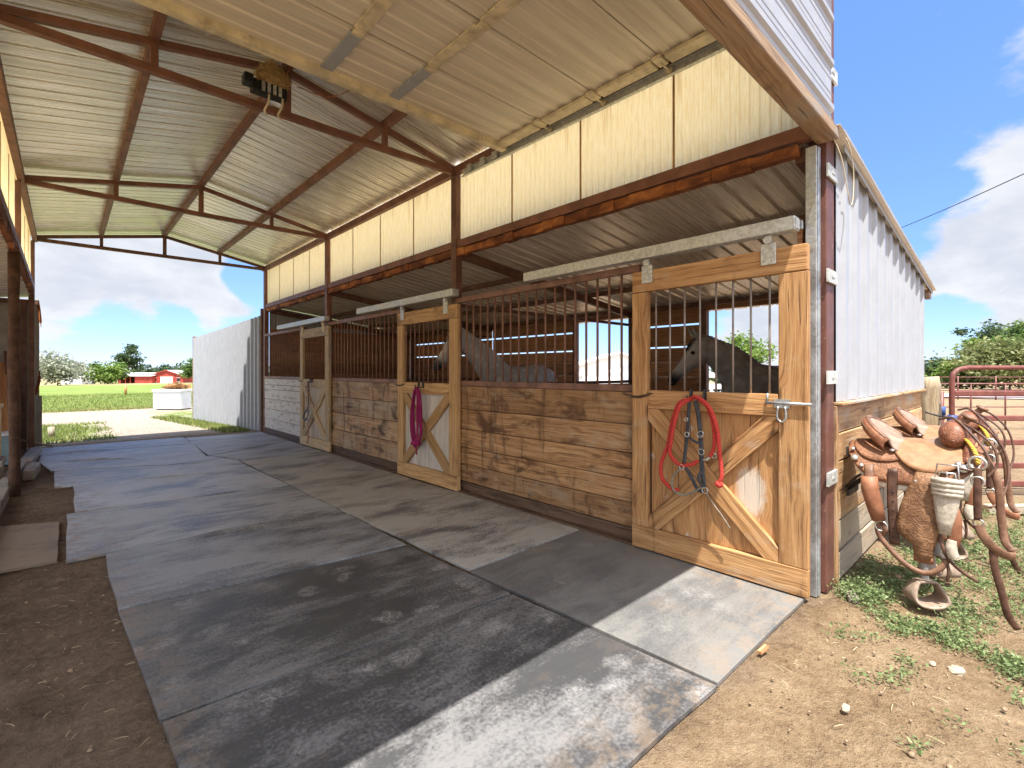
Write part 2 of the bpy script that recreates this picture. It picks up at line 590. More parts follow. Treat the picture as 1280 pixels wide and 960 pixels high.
M['tan_sheet'] = paint('tan_sheet', (.36, .34, .30), .5, .12, 0, dirt=.3, dirtc=(.2, .17, .13))
M['maroon'] = paint('maroon_pipe', (.155, .050, .040), .45, .25, .15, (.30, .16, .12), dirt=.35, dirtc=(.30, .18, .13))
M['maroon_post'] = paint('maroon_post', (.125, .05, .036), .5, .2, .12, (.30, .17, .13), dirt=.3, dirtc=(.27, .15, .11))
M['wood_door'] = wood('door_timber', (.20, .085, .030), (.445, .24, .098), (.60, .36, .17), stain=.45, stainc=(.20, .085, .03), tonev=.28, knots=1.1)
M['wood_ply'] = wood('door_plywood', (.21, .095, .035), (.42, .22, .088), (.55, .32, .145), ply=True, knots=0, stain=.3, stainc=(.20, .085, .03), tonev=0, white=.08)
def ply_patch():
    nt = M['wood_ply'].node_tree; g = G(nt); b = nt.nodes['Principled BSDF']
    src = b.inputs['Base Color'].links[0].from_socket
    p = g.world()
    dd = g.vmath('LENGTH', g.scale(g.vmath('SUBTRACT', p, (3.32, 1.27, .60)), (0, 1.5, .85)))
    n = g.noise(g.scale(p, (1, 2.5, .8)), 16, 6, .7)
    f = g.mr(g.math('ADD', dd, g.math('MULTIPLY', n, .16)), .17, .25, .85, 0)
    g.put(b.inputs['Base Color'], g.mix(f, src, (.62, .55, .46)))
ply_patch()
M['wood_board'] = wood('wall_board', (.19, .082, .030), (.47, .258, .115), (.64, .41, .215), stain=1.05, stainc=(.085, .036, .015), grey=.12, greyc=(.46, .34, .22), tonev=.35)
M['wood_board_grey'] = wood('wall_board_grey', (.20, .11, .055), (.40, .25, .135), (.54, .38, .23), stain=1.0, stainc=(.06, .035, .02), grey=.45, greyc=(.50, .40, .29), tonev=.35)
M['wood_board_white'] = wood('wall_board_flaked', (.20, .13, .08), (.42, .31, .21), (.58, .47, .36), stain=.7, grey=.8, greyc=(.58, .50, .42), white=.75, tonev=.25)
M['wood_door_old'] = wood('old_door_timber', (.26, .13, .045), (.48, .29, .125), (.62, .42, .21), stain=.6, stainc=(.15, .085, .04), tonev=.25)
M['wood_door_pale'] = wood('pale_door_timber', (.30, .19, .09), (.50, .36, .20), (.62, .48, .30), stain=.3, white=.1, grey=.15, tonev=.25)
M['ply_white'] = wood('whitewashed_plywood', (.42, .38, .33), (.56, .52, .47), (.66, .63, .58), ply=True, knots=0, stain=.25, stainc=(.30, .24, .17), tonev=0)
M['ply_pale'] = wood('pale_plywood', (.36, .28, .20), (.50, .42, .33), (.60, .53, .44), ply=True, knots=0, stain=.4, stainc=(.24, .17, .11), tonev=0)
def drips(key, lo, f1):
    """dark water runs and kicked, bleached patches on stall boards"""
    nt = M[key].node_tree; g = G(nt); b = nt.nodes['Principled BSDF']
    src = b.inputs['Base Color'].links[0].from_socket
    p = g.world()
    n = g.noise(g.scale(p, (1, 4.2, .75)), 1.7, 7, .66, .5)
    fine = g.noise(g.scale(p, (1, 16, 1.6)), 2.2, 5, .65)
    f = g.math('MULTIPLY', g.mr(n, lo, lo + .13), g.mr(fine, .32, .55))
    c = g.mix(g.math('MULTIPLY', f, .72), src, (.075, .038, .02))
    bl = g.noise(g.scale(p, (1, 1.1, 2.2)), 2.6, 7, .68)
    c = g.mix(g.math('MULTIPLY', g.mr(bl, .54, .70), f1), c, (.47, .385, .28))
    g.put(b.inputs['Base Color'], c)
drips('wood_board', .52, .45); drips('wood_board_grey', .50, .5); drips('wood_door', .60, .35)
M['wood_inside'] = wood('stall_inside_board', (.25, .105, .045), (.45, .22, .10), (.58, .32, .165), stain=.5, tonev=.3)
M['wood_kick'] = wood('kick_board', (.055, .032, .02), (.12, .072, .045), (.19, .12, .08), stain=.6, tonev=.2)
M['wood_header'] = wood('header_timber', (.16, .10, .06), (.30, .20, .12), (.42, .30, .19), stain=.4, grey=.4, tonev=.1)
M['wood_post'] = wood('weathered_post', (.20, .14, .08), (.38, .29, .18), (.52, .43, .30), stain=.3, grey=.5, greyc=(.50, .44, .34), grain=2.2)
M['wood_kerb'] = wood('kerb_timber', (.17, .12, .085), (.29, .22, .165), (.40, .33, .26), stain=.5, grey=.7, tonev=.3)
M['wood_end'] = wood('end_wall_board', (.26, .13, .055), (.48, .28, .135), (.64, .43, .24), stain=.6, stainc=(.12, .06, .03), grey=.45, greyc=(.52, .46, .38), tonev=.35)
M['wood_end_grey'] = wood('end_wall_board_grey', (.24, .17, .11), (.41, .31, .21), (.53, .43, .32), stain=.4, grey=.8, greyc=(.46, .38, .29), tonev=.2)
M['black_plastic'] = paint('black_plastic', (.016, .016, .017), .45, .2, dirt=.5, dirtc=(.12, .09, .06))
M['seam'] = paint('seam', (.34, .20, .08), .7, .3, dirt=.3)
M['iron'] = paint('dark_iron', (.05, .048, .046), .5, .3, .1, (.16, .10, .06), metal=.5)
M['blue_strap'] = paint('blue_strap', (.035, .075, .24), .6, .2)
M['white_paint'] = paint('white_enamel', (.78, .79, .80), .4, .05, dirt=.15, dirtc=(.45, .38, .3))
M['red_barn'] = paint('red_barn_board', (.36, .055, .04), .7, .2, dirt=.1, sc=.6)
M['white_roof'] = paint('white_metal_roof', (.72, .72, .71), .5, .06, sc=.3)
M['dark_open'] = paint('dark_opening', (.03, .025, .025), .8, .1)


# ------------------------------------------------------------------ terrain
def hz(x, y):
    r = math.hypot(x - 2, y - 4)
    if r < 22: return 0.0
    d_ = r - 22
    s = -0.0155 * d_ * min(1, d_ / 20)
    if r > 270: s += 0.0115 * (r - 270)
    return s


def groundmat():
    m, g, b = newmat('ground', .95, 0, .12)
    p = g.world()
    x, y, z = g.sep(p)
    wob = g.math('MULTIPLY', g.math('SUBTRACT', g.noise(p, .9, 6, .65), .5), 1.0)
    wobf = g.math('MULTIPLY', g.math('SUBTRACT', g.noise(p, 5.0, 5, .65), .5), .5)
    wf = g.math('ADD', wob, wobf)
    nA = g.noise(p, 3.0, 8, .66)
    nB = g.noise(p, 26.0, 6, .7)
    nC = g.noise(p, 120.0, 4, .7)
    nn = g.math('ADD', g.math('MULTIPLY', nA, .4), g.math('ADD', g.math('MULTIPLY', nB, .35), g.math('MULTIPLY', nC, .25)))
    # sandy soil outside
    sand = g.ramp(nn, [(.36, (.15, .094, .050)), (.46, (.29, .198, .116)), (.55, (.38, .27, .165)), (.68, (.49, .38, .26))])
    # trodden stable earth with manure
    inner = g.ramp(nn, [(.36, (.10, .066, .042)), (.47, (.20, .14, .095)), (.56, (.27, .195, .14)), (.70, (.37, .285, .21))])
    fl = g.voro(g.scale(p, (1, 1.6, 1)), 34)
    inner = g.mix(g.mr(g.math('MULTIPLY', g.math('LESS_THAN', fl, .2), g.mr(nB, .5, .62)), 0, 1, 0, .55), inner, (.42, .34, .24))
    in_m = g.math('MULTIPLY', g.mr(g.math('ADD', y, g.math('MULTIPLY', wf, .5)), .75, 1.15),
                  g.mr(g.math('ADD', y, g.math('MULTIPLY', wf, .6)), 12.2, 13.0, 1, 0))
    in_m = g.math('MULTIPLY', in_m, g.mr(x, 7.2, 7.5, 1, 0))
    in_m = g.math('MULTIPLY', in_m, g.mr(x, -2.4, -1.9))
    col = g.mix(in_m, sand, inner)
    # pale gravel apron and tan track behind the far end
    grav = g.ramp(g.math('ADD', g.math('MULTIPLY', g.voro(p, 22, 'Distance'), .5), g.math('MULTIPLY', nn, .6)),
                  [(.25, (.20, .15, .11)), (.48, (.37, .305, .245)), (.7, (.47, .41, .345))])
    gm = g.math('MULTIPLY', g.mr(g.math('ADD', y, wf), 12.4, 13.2), g.mr(g.math('ADD', y, wf), 21.5, 23.5, 1, 0))
    col = g.mix(gm, col, grav)
    # grass
    gn = g.noise(p, .35, 6, .6)
    gf = g.noise(g.scale(p, (1, 1, 1)), 7, 6, .75)
    grass = g.ramp(g.math('ADD', g.math('MULTIPLY', gn, .5), g.math('MULTIPLY', gf, .5)),
                   [(.3, (.085, .135, .03)), (.45, (.15, .215, .05)), (.58, (.23, .275, .075)), (.75, (.36, .34, .14))])
    yy = g.math('ADD', y, g.math('MULTIPLY', wf, 2.6))
    field_m = g.mr(yy, 22.5, 25.5)
    far_dry = g.mr(g.math('ADD', y, g.math('MULTIPLY', gn, 30)), 150, 185)
    # grass patch on the left and the strip beside the windbreak
    pl_ = g.math('MULTIPLY', g.mr(g.math('ADD', x, wf), .3, .95, 1, 0), g.math('MULTIPLY', g.mr(yy, 12.6, 13.4), g.mr(yy, 16.8, 18.0, 1, 0)))
    linx = g.math('SUBTRACT', 4.55, g.math('MULTIPLY', y, .137))
    pr_ = g.math('MULTIPLY', g.mr(g.math('ADD', g.math('SUBTRACT', x, linx), wf), .1, .5), g.math('MULTIPLY', g.mr(yy, 12.6, 13.2), g.mr(yy, 19.0, 21.5, 1, 0)))
    gmask = g.math('MAXIMUM', field_m, g.math('MAXIMUM', pl_, pr_))
    patch = g.mr(g.math('ADD', g.noise(p, 2.2, 6, .7), g.math('MULTIPLY', field_m, .35)), .38, .52)
    gmask = g.math('MULTIPLY', gmask, patch)
    gmask = g.math('MULTIPLY', gmask, g.mr(g.math('SUBTRACT', x, g.math('MULTIPLY', y, .25)), 7.5, 9.5, 1, 0))
    col = g.mix(gmask, col, grass)
    col = g.mix(g.math('MULTIPLY', far_dry, .8), col, (.30, .235, .14))
    g.put(b.inputs['Base Color'], col)
    ph = g.voro(p, 75)
    pits = g.voro(g.vmath('ADD', p, g.scale(g.noisec(p, 3.0), (.3, .3, 0))), 4.5, feature='SMOOTH_F1')
    nA = g.math('ADD', nA, g.math('MULTIPLY', g.mr(pits, .05, .35), .5))
    hgt = g.math('ADD', g.math('MULTIPLY', nA, 1.2), g.math('ADD', g.math('MULTIPLY', nB, .9), g.math('MULTIPLY', nC, .35)))
    g.put(b.inputs['Normal'], g.bump(hgt, 1.0, .06))
    return m


def build_ground():
    radii = [0] + [.085 * i for i in range(1, 83)] + [7.2, 7.6, 8.1, 8.8, 10, 12, 14, 17, 20, 24, 28, 33, 40, 50, 65, 85, 110, 150, 200, 260, 340, 480, 700, 1100, 1800, 3000]
    N = 320
    V = [(2, 4, 0)]; F = []
    for r in radii[1:]:
        for k in range(N):
            a = 2 * math.pi * k / N
            x, y = 2 + r * math.cos(a), 4 + r * math.sin(a)
            z = hz(x, y)
            if r < 9:                                 # trodden, uneven earth where it is bare; level under the mats
                bare = max(min(1, (-.12 - x) / .25), min(1, (.93 - y) / .25), min(1, (.2 - x) / .2) if y < 4.6 else 0, 0)
                if x > 3.36 and y > .8: bare = 0
                q = Vector((x, y, 0))
                bump_ = .016 * mnoise.noise(q * 2.2) + .011 * mnoise.noise(q * 5.5) + .006 * mnoise.noise(q * 13)
                z += bump_ * bare - .008 - .004 * bare
            V.append((x, y, z))
    for k in range(N):
        F.append((0, 1 + k, 1 + (k + 1) % N))
    for i in range(len(radii) - 2):
        b0 = 1 + i * N; b1 = b0 + N
        for k in range(N):
            k2 = (k + 1) % N
            F.append((b0 + k, b1 + k, b1 + k2, b0 + k2))
    me = bpy.data.meshes.new('ground')
    me.from_pydata(V, [], F)
    me.polygons.foreach_set('use_smooth', [True] * len(F))
    me.materials.append(groundmat())
    o = bpy.data.objects.new('ground', me)
    COL.objects.link(o)
    tag(o, kind='structure')


build_ground()


# pale road beyond the corral
def strip(name, d0, d1, l0, l1, dz, mat, n=24):
    V, F = [], []
    for i in range(n + 1):
        l = l0 + (l1 - l0) * i / n
        for d_ in (d0, (d0 + d1) / 2, d1):
            p = FWD * d_ + RIGHT * l
            V.append((p.x, p.y, hz(p.x, p.y) + dz))
    for i in range(n):
        for j in range(2):
            a = i * 3 + j
            F.append((a, a + 3, a + 4, a + 1))
    me = bpy.data.meshes.new(name); me.from_pydata(V, [], F); me.materials.append(mat)
    o = bpy.data.objects.new(name, me); COL.objects.link(o)
    tag(o, kind='structure')
    return o


M['road'] = paint('pale_road', (.40, .40, .41), .8, .12, sc=.8, dirt=.3, dirtc=(.30, .25, .2))
strip('road', 27, 39, 14, 120, .05, M['road'])


# ================================================================== THE STABLE (one thing; everything fixed to it is a part)
XR, XL, YF, YB = 3.40, -0.42, 0.90, 12.05
POSTS = (4.64, 8.43, 12.0)
BAYS = ((0.96, 4.64), (4.64, 8.43), (8.43, 12.0))
RX, EV, RG = 1.49, 3.85, 4.22
barn = empty('stable_barn', 'open fronted metal and timber stable with three stalls along a covered aisle', 'stable', (1.49, 6.4, 0))
BO = Vector((1.49, 6.4, 0))


def P(mb, name, mat, parent=None, label=None, **kw):
    """part of the stable; coordinates were written in world space"""
    mb.v = [Vector(v) - BO for v in mb.v]
    o = mb.build(name, mat, parent or barn, **kw)
    if label: o['label'] = label
    return o


def roofz(x):
    return RG - (RG - EV) * abs(x - RX) / (XR - RX)


# main roof: two ribbed slopes
for sgn in (-1, 1):
    ex = RX + sgn * (XR - RX + .12)
    a = Vector((ex, 0, roofz(ex))); rdg = Vector((RX, 0, RG))
    rib = (rdg - a)
    nrm = Vector((-rib.z * sgn * -1, 0, abs(rib.x)))
    nrm = Vector((sgn * abs(rib.z), 0, abs(rib.x)))
    P(MB().corr((ex, .78, roofz(ex)), (0, 1, 0), rib, nrm, YB + .25 - .78, 0, rib.length, .19, .030, .018, .007, seg=6, wav=.010), 'roof', M['roof'], solid=.002)
# trusses
for ty in POSTS:
    mb = MB()
    zb = 3.735
    mb.box((XL + .04, ty - .03, zb - .03), (XR - .04, ty + .03, zb + .03), .5)
    for sgn in (-1, 1):
        e = RX + sgn * (XR - RX - .03)
        mb.board((e, ty, EV - .075), (RX, ty, RG - .085), .055, .055, (0, 0, 1), .5)
        xm = RX + sgn * .98
        mb.box((xm - .025, ty - .025, zb + .03), (xm + .025, ty + .025, roofz(xm) - .1), .5)
    mb.box((RX - .03, ty - .03, zb + .03), (RX + .03, ty + .03, RG - .07), .5)
    P(mb, 'truss', M['dark_steel'] if ty > 11 else M['brown_steel'], bevel=.003)
# purlins and eave beams
for px_ in (RX - .98, RX, RX + .98):
    z = roofz(px_) - .045
    P(MB().box((px_ - .03, 1.0, z - .042), (px_ + .03, YB + .1, z + .04)), 'purlin', M['brown_steel'], bevel=.003)
for px_ in (XL + .03, XR - .02):
    P(MB().box((px_ - .032, 1.0, 3.705), (px_ + .032, YB + .08, 3.80)), 'eave_beam', M['brown_steel'], bevel=.003)
# posts on the stall side
for ty in POSTS:
    P(MB().box((XR - .045, ty - .05, 0), (XR + .045, ty + .05, 3.70)), 'post', M['dark_steel'] if ty < 5 else M['brown_steel'], bevel=.004)
# lintel beams with the flaking ledge under them
for (a, b_) in BAYS:
    P(MB().box((XR - .035, a + .05 if a > 1 else .932, 2.845), (XR + .05, b_ - .05, 2.93)), 'lintel_beam', M['brown_steel'], bevel=.003)
    mb = MB()
    n = 26
    for k in range(n):                       # ragged rusted ledge
        y0 = a + .05 + (b_ - a - .1) * k / n; y1 = a + .05 + (b_ - a - .1) * (k + 1) / n
        j = random.uniform(-.012, .010); q = random.uniform(-.008, .006)
        mb.box((XR - .028 + j, y0, 2.755 + q), (XR + .045, y1, 2.838 - random.uniform(0, .012)))
    P(mb, 'rusted_ledge', M['rust'], label='flaking orange rusted ledge under the lintel', bevel=.004)
# cream fibreglass panels over the lintel, both sides
def panels(X, y0, y1, nrm):
    n = round((y1 - y0) / .93)
    for k in range(n):
        a = y0 + (y1 - y0) * k / n; b_ = y0 + (y1 - y0) * (k + 1) / n
        mb = MB().corr((X, a + .004, 2.932), (0, 1, 0), (0, 0, 1), nrm, b_ - a - .008, 0, .910, .066, .009, .012, .012)
        for i, u in enumerate(mb.uv):
            mb.uv[i] = [(q[0] + k * 3.7 + y0, q[1]) for q in u]
        P(mb, 'fibreglass_panel', M['fibre'])
        if k:
            P(MB().box((X - nrm[0] * .004 - .003, a - .008, 2.932), (X - nrm[0] * .004 + .003, a + .008, 3.704)), 'panel_seam', M['seam'])
for (a, b_) in BAYS:
    panels(XR + .012, a + .05 if a > 1 else a, b_ - .05, (1, 0, 0))
for (a, b_) in ((.96, 4.55), (4.65, 8.3), (8.4, 11.95)):
    panels(XL - .02, a, b_, (-1, 0, 0))

# front gable: white ribbed siding over a rough header timber
mb = MB()
def gl(s):
    z = 2.90 + s
    k = max(0.0, (z - EV + .06) / (RG - EV) * (XR - RX))
    return (RX - (2.05 - k)) , (RX + (2.03 - k))
mb.corr((0, .862, 2.90), (0, 0, 1), (1, 0, 0), (0, -1, 0), RG - 2.94, lambda s: gl(s)[0], lambda s: gl(s)[1], .28, .016, .03, .014, minor=1)
P(mb, 'gable_siding', M['siding'])
P(MB().board((XL - .1, .875, 2.865), (3.50, .875, 2.865), .07, .12, (0, 0, 1)), 'header_timber', M['wood_header'], bevel=.008)
# far gable stub above the last truss
# jamb, maroon corner post and its clips
mb = MB()
mb.box((3.412, .915, 0), (3.420, .975, 2.80)); mb.box((3.4205, .915, 0), (3.490, .923, 2.80)); mb.box((3.4905, .915, 0), (3.498, .975, 2.80))
mb.box((3.432, .909, 0), (3.478, .9145, 2.80))
P(mb, 'steel_jamb', M['galv'], bevel=.002)
P(MB().box((3.515, .885, 0), (3.68, .985, 3.95)), 'corner_post', M['maroon_post'], bevel=.006)
for z in (.72, 1.36, 2.0, 2.66, 3.30):
    mb = MB().box((3.490, .868, z - .042), (3.692, .882, z + .042)).box((3.683, .8825, z - .042), (3.692, .93, z + .042))
    mb.box((3.56, .864, z - .007), (3.62, .8675, z + .007), .1)
    P(mb, 'post_clip', M['galv_light'], bevel=.003)
P(MB().tube(spline([(3.47, .84, 2.84), (3.53, .81, 2.72), (3.62, .80, 2.55), (3.70, .80, 2.47), (3.76, .80, 2.52), (3.78, .80, 2.68), (3.72, .80, 2.80), (3.60, .80, 2.86)], 6), .003, 5), 'tie_wire', M['dusty_rail'])

# ------------------------------------------------------------------ stall lean-to
def srz(x):
    return 2.90 - .125 * (x - 3.5)
XB = 7.2
a = Vector((3.46, 0, srz(3.46))); e = Vector((7.72, 0, srz(7.72)))
P(MB().corr((3.46, .80, srz(3.46)), (0, 1, 0), e - a, Vector((.125, 0, 1)), YB + .05 - .80, 0, (e - a).length, .19, .022, .024, .012, seg=5, wav=.010), 'stall_roof', M['stall_roof'], solid=.002)
for ty in (1.02,) + POSTS[:2] + (11.95,):
    P(MB().board((3.47, ty, srz(3.47) - .115), (7.15, ty, srz(7.15) - .115), .10, .06, (0, 0, 1)), 'rafter', M['dark_steel'], bevel=.003)
for xx in (4.7, 5.9, 7.05):
    P(MB().box((xx - .03, 1.06, srz(xx) - .072), (xx + .03, 11.9, srz(xx) - .008)), 'stall_purlin', M['dark_steel'])
# gable end trim of the lean-to
mb = MB()
mb.board((3.72, .835, srz(3.72) + .025), (7.72, .835, srz(7.72) + .025), .135, .004, (0, 0, 1))
mb.board((3.72, .872, srz(3.72) + .094), (7.72, .872, srz(7.72) + .094), .08, .004, (0, 1, 0))
P(mb, 'roof_trim', M['trim'])
P(MB().box((7.55, .845, 2.27), (7.70, .90, srz(7.7) + .0)), 'fascia_end', M['wood_header'], bevel=.004)
# end wall: vertical white siding over horizontal boards
P(MB().corr((3.70, .880, 1.20), (1, 0, 0), (0, 0, 1), (0, -1, 0), 3.54, 0, lambda s: srz(3.70 + s) - 1.20 + .06, .305, .026, .030, .016, minor=1), 'end_siding', M['siding'])
mb = MB()
mb.box((3.692, .835, 1.178), (7.26, .893, 1.196))
P(mb, 'sill_strip', M['wood_end'], bevel=.003)
zz = [0.01, .20, .40, .60, .80, .985, 1.172]
mb = MB(); mg = MB()
for k in range(6):
    tgt = mg if k < 2 else mb
    y = .882 + random.uniform(-.006, .006)
    cut = random.choice((5.2, 5.6, 6.0, 6.4))
    dz = random.uniform(-.004, .004)
    tgt.box((3.747, y, zz[k] + .005), (cut, y + .045, zz[k + 1] - .005 + dz))
    tgt.box((cut + .008, y + random.uniform(-.005, .005), zz[k] + .005), (7.25, y + .045, zz[k + 1] - .005 + dz))
P(mb, 'end_boards', M['wood_end'], bevel=.005)
P(mg, 'end_boards', M['wood_end_grey'], bevel=.005, label='silver grey weathered bottom boards')
P(MB().box((3.690, .872, 0), (3.742, .96, 1.172)), 'board_end_post', M['wood_end'], bevel=.004)
# backs of stalls: boards with gaps and an open doorway each
OPEN = ((2.15, 3.38), (4.76, 5.93), (11.82, 11.86))
for (a, b_), (o0, o1) in zip(BAYS, OPEN):
    lev = [0.02, .27, .53, .79, 1.05, 1.31, 1.55, 1.775, 1.80, 2.12, 2.15, 2.36]
    for (s0, s1) in ((a + .03, o0 - .08), (o1 + .08, b_ - .03)):
        if s1 - s0 < .1: continue
        mb = MB()
        for k in range(len(lev) - 1):
            if lev[k + 1] - lev[k] < .05: continue
            j = random.uniform(-.004, .004)
            mb.box((XB - .02 + j, s0, lev[k] - .001), (XB + .02 + j, s1, lev[k + 1] - .002))
        P(mb, 'back_boards', M['wood_inside'], bevel=.003)
    for yy in (o0 - .04, o1 + .04):
        P(MB().box((XB - .06, yy - .04, 0), (XB + .04, yy + .04, 2.36)), 'doorway_post', M['dark_steel'], bevel=.004)
P(MB().box((XB - .04, .98, 2.33), (XB + .04, 11.98, 2.425)), 'back_beam', M['wood_inside'], bevel=.004)
for ty in (4.64, 8.43):
    mb = MB()
    for k in range(5):
        mb.box((3.47, ty - .02, .03 + k * .235), (7.13, ty + .02, .03 + (k + 1) * .235 - .008))
    P(mb, 'partition_boards', M['wood_inside'], bevel=.003)
    P(MB().box((3.47, ty - .025, 1.205), (7.13, ty + .025, 1.25)).box((3.47, ty - .02, 2.16), (7.13, ty + .02, 2.20)), 'partition_rail', M['dark_steel'])
mb = MB()
for k in range(9):
    mb.box((3.47, 11.95, .03 + k * .26), (7.13, 11.99, .03 + (k + 1) * .26 - .001))
P(mb, 'end_lining', M['wood_inside'], bevel=.003)
mb = MB()
for k in range(9):
    mb.box((3.44, 1.0, .03 + k * .26), (7.13, 1.03, .03 + (k + 1) * .26 - .001))
P(mb, 'end_lining', M['wood_inside'], bevel=.003)

P(MB().corr((3.48, 12.03, .02), (1, 0, 0), (0, 0, 1), (0, 1, 0), 3.75, 0, lambda s: srz(3.48 + s) - .03, .305, .02, .03, .016), 'end_siding', M['siding'], solid=.002)

# ------------------------------------------------------------------ stall fronts
DOORS = ((0.925, 2.155), (4.47, 5.82), (8.13, 9.49))
ZW = 1.235
front_specs = (
    (2.13, 4.59, [.14, .34, .53, .74, .97, ZW], 'wood_board', None),
    (5.79, 8.38, [.14, .42, .70, .97, ZW], 'wood_board_grey', None),
    (9.46, 11.95, [.12, .34, .56, .78, 1.0, 1.10, ZW], 'wood_board_white', 'grey stall boards with flaking white paint'),
)
for (a, b_, lv, mt, lab) in front_specs:
    mb = MB()
    for k in range(len(lv) - 1):
        j = random.uniform(-.006, .006)
        if a < 3 or random.random() < .6:
            mb.box((3.352 + j, a, lv[k] + .003), (3.395 + j, b_, lv[k + 1] - .003))
        else:
            c = random.uniform(a + .9, b_ - .9)
            mb.box((3.352 + j, a, lv[k] + .003), (3.395 + j, c - .003, lv[k + 1] - .003))
            mb.box((3.355 + j, c + .003, lv[k] + .003), (3.398 + j, b_, lv[k + 1] - .003))
    P(mb, 'stall_boards', M[mt], bevel=.005, label=lab)
    P(MB().box((3.365, a, 0), (3.405, b_, lv[0] - .006)).box((3.30, a, -.01), (3.365, b_, .035)), 'kick_board', M['wood_kick'], bevel=.006)
    # grille: bottom rail, top rail and round bars
    mb = MB()
    mb.box((3.345, a, ZW + .002), (3.405, b_, ZW + .055), .4)
    mb.box((3.352, a, 2.195), (3.40, b_, 2.25), .5)
    n = int((b_ - a) / .118)
    for k in range(n):
        y = a + (b_ - a) * (k + .5) / n
        mb.tube([(3.376, y, ZW + .05), (3.376, y, 2.2)], .0105, 8)
    P(mb, 'stall_grille', M['grille'])


def hanger_pts(y, x0):
    pass


def stall_door(y0, y1, wd, ply, nbar, label, bmat, hinge=True):
    """sliding stall door: frame, X bracing over a plywood panel, grille in the top half"""
    X0, X1 = 3.285, 3.335                       # front and back of the frame timbers
    zt, zb = 2.175, .028
    sw = .165
    root = bpy.data.objects.new('stall_door', None)
    COL.objects.link(root)
    root.parent = barn
    root.location = Vector((X1, (y0 + y1) / 2, 0)) - BO
    root['label'] = label
    OFF = Vector((X1, (y0 + y1) / 2, 0))
    def D(mb, name, mat, **kw):
        mb.v = [Vector(v) - OFF for v in mb.v]
        return mb.build(name, mat, root, **kw)
    for (s0, s1) in ((y0, y0 + sw), (y1 - sw + .03, y1)):
        D(MB().board((X0 / 2 + X1 / 2, (s0 + s1) / 2, zb + .17), (X0 / 2 + X1 / 2, (s0 + s1) / 2, zt - .165), s1 - s0, X1 - X0, (0, 1, 0)), 'stile', wd, bevel=.005)
    mb = MB().box((X0 - .002, y0 + .002, zt - .162), (X1, y1 - .002, zt))
    D(mb, 'top_rail', wd, bevel=.006)
    D(MB().box((X0 + .003, y0 + sw + .003, 1.115), (X1, y1 - sw + .027, 1.255)), 'middle_rail', wd, bevel=.005)
    D(MB().box((X0 - .004, y0, zb), (X1, y1, zb + .168)), 'bottom_rail', wd, bevel=.006)
    D(MB().board(((X1 - .008), (y0 + y1) / 2, zb + .172), ((X1 - .008), (y0 + y1) / 2, 1.112), y1 - y0 - 2 * sw + .024, .01, (0, 1, 0), .5), 'panel', ply)
    za, zc = zb + .170, 1.113
    ya, yb = y0 + sw + .002, y1 - sw + .028
    w_ = .125
    def brace(pA, pB, lo, hi, t0, t1):
        """diagonal timber, its ends cut to the rectangle of the frame"""
        d2 = Vector((pB[0] - pA[0], pB[1] - pA[1])).normalized(); n2 = Vector((-d2.y, d2.x))
        ln = (Vector(pB) - Vector(pA)).length
        A = Vector(pA)
        poly = [A + d2 * (t0 * ln) + n2 * (w_ / 2), A + d2 * (t0 * ln) - n2 * (w_ / 2), A + d2 * (t1 * ln) - n2 * (w_ / 2), A + d2 * (t1 * ln) + n2 * (w_ / 2)]
        for ax, lim, sg in ((0, lo[0], 1), (0, hi[0], -1), (1, lo[1], 1), (1, hi[1], -1)):
            out = []
            for k in range(len(poly)):
                a_, b_ = poly[k], poly[(k + 1) % len(poly)]
                da, db = (a_[ax] - lim) * sg, (b_[ax] - lim) * sg
                if da >= 0: out.append(a_)
                if da * db < 0: out.append(a_.lerp(b_, da / (da - db)))
            poly = out
        mb = MB(); tn = random.random(); n = len(poly); off = random.random() * 10
        uvf = lambda q: (off + (q - A).dot(d2), off + (q - A).dot(n2))
        xf, xb = X1 - .045, X1 - .014
        mb.v = [Vector((xf, q[0], q[1])) for q in poly] + [Vector((xb, q[0], q[1])) for q in poly]
        mb.face(tuple(range(n)), [uvf(q) for q in poly], tn)
        mb.face(tuple(reversed(range(n, 2 * n))), [uvf(q) for q in reversed(poly)], tn)
        for k in range(n):
            k2 = (k + 1) % n
            mb.face((k2, k, n + k, n + k2), [uvf(poly[k2]), uvf(poly[k]), (uvf(poly[k])[0], uvf(poly[k])[1] + .03), (uvf(poly[k2])[0], uvf(poly[k2])[1] + .03)], tn)
        D(mb, 'brace', wd, bevel=.004)
    lo, hi = (ya, za), (yb, zc)
    brace((ya, za), (yb, zc), lo, hi, -.1, 1.1)
    dl = math.hypot(yb - ya, zc - za)
    gp = (w_ * .5 / abs(math.sin(2 * math.atan2(zc - za, yb - ya))) + .003) / dl
    brace((ya, zc), (yb, za), lo, hi, -.1, .5 - gp)
    brace((ya, zc), (yb, za), lo, hi, .5 + gp, 1.1)
    mb = MB()
    for k in range(nbar):
        y = ya + (yb - ya) * (k + .5) / nbar
        mb.tube([(X1 - .022, y, 1.25), (X1 - .022, y, zt - .16)], .0072, 8)
    D(mb, 'door_grille', bmat)
    # hangers with roller, bolted to the top rail
    for y in (y0 + .22, y1 - .14):
        mb = MB().box((X0 - .014, y - .045, zt - .10), (X0 - .004, y + .045, zt + .035))
        mb.box((X0 - .012, y - .02, zt + .03), (X0 + .0, y + .02, zt + .085))
        mb.tube([(X0 - .03, y, zt + .055), (X0 + .01, y, zt + .055)], .026, 12)
        for (q, z) in ((-.025, -.07), (.025, -.07), (-.025, 0), (.025, 0)):
            mb.ball((X0 - .015, y + q, zt + z), .008, 6, 4)
        D(mb, 'hanger', M['galv_light'] if y1 < 9 else M['dusty_rail'], bevel=.002)
